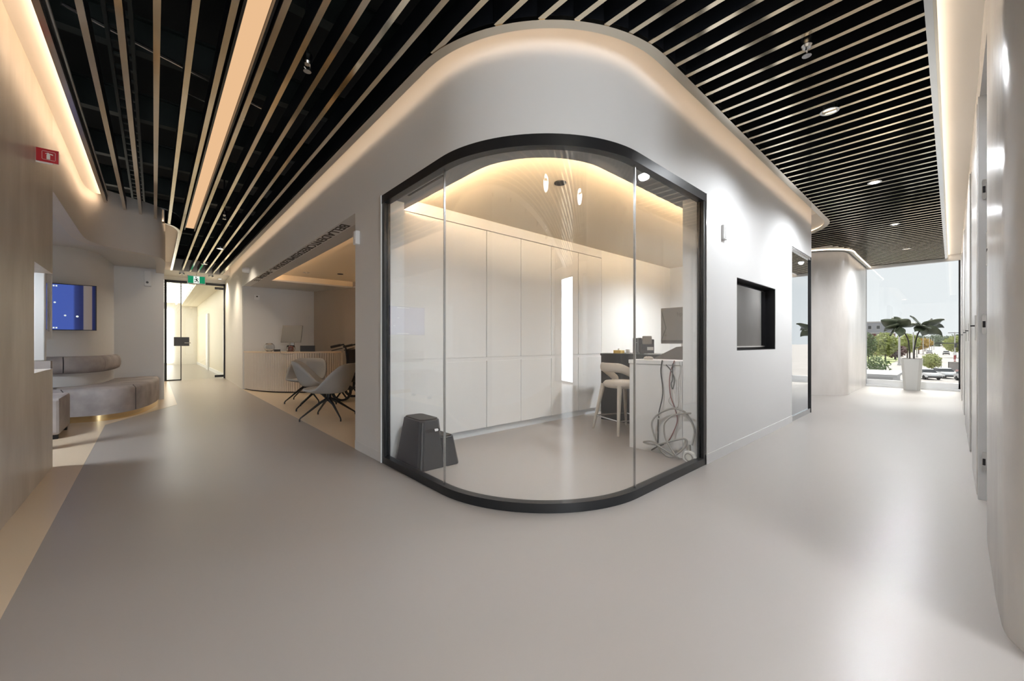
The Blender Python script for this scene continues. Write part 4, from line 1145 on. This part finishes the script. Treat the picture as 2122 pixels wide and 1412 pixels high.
for i, (x, y, h, l) in enumerate(((152, 9.7, 9.2, 'nearest tall pole left of the plant stems'), (209, 9.6, 10, 'second tall pole along the avenue'), (238, 9.9, 10.3, 'third tall pole along the avenue'), (301, 10.2, 9.5, 'fourth tall pole along the avenue'), (345, 10.2, 9.6, 'fifth tall pole along the avenue'), (383, 10.1, 9.7, 'sixth tall pole along the avenue'), (450, 10.6, 9.8, 'seventh tall pole along the avenue'), (522, 11, 10, 'last tall pole down the avenue'))):
    t = thing('street_pole', l, 'pole', (x, y, GZ), group='poles along the avenue')
    obj('shaft', MB().tube([(0, 0, 0), (0, 0, h)], [.30 if i == 0 else .22, .16], 8), 'pole', t)
    obj('base', MB().lathe([(.45, 0), (.4, .3), (.3, .5)], (0, 0, 0), 10), 'pole', t)
    if i in (1, 3, 5): obj('banner_arm', MB().box(-.1, .1, -1.6, 0, h*.42, h*.42+.28), 'car_dark', t)
t = thing('lamp_post', 'slim dark lamp post on the lawn edge', 'lamp post', (188, 12.8, GZ))
obj('post', MB().tube([(0, 0, 0), (0, 0, 5.6)], .09, 6), 'car_dark', t); obj('lantern', MB().lathe([(.1, 5.6), (.25, 5.9), (.1, 6.2)], (0, 0, 0), 8), 'car_dark', t)
t = thing('traffic_signal', 'traffic signal mast with arm at the right of the road', 'traffic signal', (193, -.6, GZ))
obj('mast', MB().tube([(0, 0, 0), (0, 0, 9.6)], .16, 8), 'pole', t); obj('arm', MB().tube([(0, -1.2, 6.0), (0, 4.4, 6.0)], .16, 6), 'car_dark', t)
obj('signal_head', MB().box(-.2, .2, -.5, .1, 4.6, 5.9), 'car_dark', t); obj('street_sign', MB().box(-.25, -.2, -.4, .4, 2.2, 3.0), 'sign_white', t); obj('notice', MB().box(-.25, -.2, -.25, .25, .1, 2.1), 'car_red', t)
obj('lamp_arm', MB().tube([(0, -1.5, 9.4), (0, 1.5, 9.4)], .1, 6), 'car_dark', t)
t = thing('parking_sign', 'small sign on a pole beside the bus shelter', 'sign', (127, 1.6, GZ))
obj('post', MB().tube([(0, 0, 0), (0, 0, 2.9)], .06, 6), 'car_dark', t); obj('plate', MB().box(-.05, .05, .0, .5, 2.3, 2.9), 'car_dark', t)
t = thing('bus_shelter', 'bus shelter with a curved roof beside the parked cars', 'shelter', (124, -.9, GZ))
rf = [(-1.5, 2.1), (-.9, 2.45), (0, 2.6), (.9, 2.45), (1.5, 2.1)]
obj('roof', MB().add([(x_, y_, z_) for x_ in (-.9, .9) for y_, z_ in rf], [(i, i+1, i+6, i+5) for i in range(4)]), 'pole', t)
obj('glass_back', MB().box(.8, .85, -1.4, 1.4, .2, 2.1), 'pale_wall', t); obj('glass_side', MB().box(-.8, .8, -1.42, -1.38, .2, 2.1), 'shelter_glass', t)
for sx in (-.85, .85):
    for sy in (-1.4, 1.4): obj('post', MB().tube([(sx, sy, 0), (sx, sy, 2.15)], .06, 6), 'car_dark', t)
def car(label, x, y, rz, body, s_=1.0):
    t_ = thing('parked_car', label, 'car', (x, y, GZ+.02), rz, 'cars in the street')
    def sec(pts, w0_, w1_): return pts
    side = [(-2.2, .35), (-2.2, .75), (-1.95, .95), (-1.2, 1.0), (1.9, 1.0), (2.15, .9), (2.2, .35)]
    roof = [(-1.15, 1.0), (-.45, 1.48), (.95, 1.52), (1.75, 1.02)]
    def ext(pp, w_, win=0):
        n = len(pp); v_ = [(a, -w_+ (win if z > 1.1 else 0), z) for a, z in pp]+[(a, w_-(win if z > 1.1 else 0), z) for a, z in pp]
        return MB().add(v_, [tuple(range(n)), tuple(range(2*n-1, n-1, -1))]+[(i, (i+1) % n, (i+1) % n+n, i+n) for i in range(n)])
    obj('body', ext(side, .9), body, t_, bevel=.06)
    obj('glasshouse', ext(roof, .84, .14), 'car_glass', t_)
    obj('roof', ext([(-.5, 1.46), (-.4, 1.55), (.9, 1.58), (1.05, 1.5)], .74), body, t_, bevel=.03)
    obj('bumper', MB().box(-2.26, -2.18, -.8, .8, .3, .55), 'car_dark', t_)
    for sx in (-1.35, 1.35):
        for sy in (-.82, .82): obj('wheel', MB().lathe([(.0, -.1), (.33, -.1), (.33, .1), (.0, .1)], (sx, sy, .33), 14, axis='y', cap=False), 'rubber', t_)
    for sy in (-.65, .65): obj('headlamp', MB().box(-2.23, -2.15, sy-.18, sy+.18, .68, .82), 'chrome', t_)
    t_.scale = (s_, s_, s_)
    return t_
car('white hatchback nearest the pot among the parked cars', 97, 3.0, math.radians(28), 'car_white', 1.1)
car('white sedan in the middle of the parked cars', 102, 1.0, math.radians(25), 'car_white', 1.1)
car('silver white car at the right of the parked row', 96, -1.9, math.radians(20), 'car_silver', 1.1)
car('red car behind the right parked car', 111, -1.9, math.radians(15), 'car_red', 1.05)
car('dark car driving toward the window on the road', 300, 2.0, 0, 'car_dark', 1.3)
car('pale car parked along the left kerb of the avenue', 327, 8.6, 0, 'car_silver', 1.2)
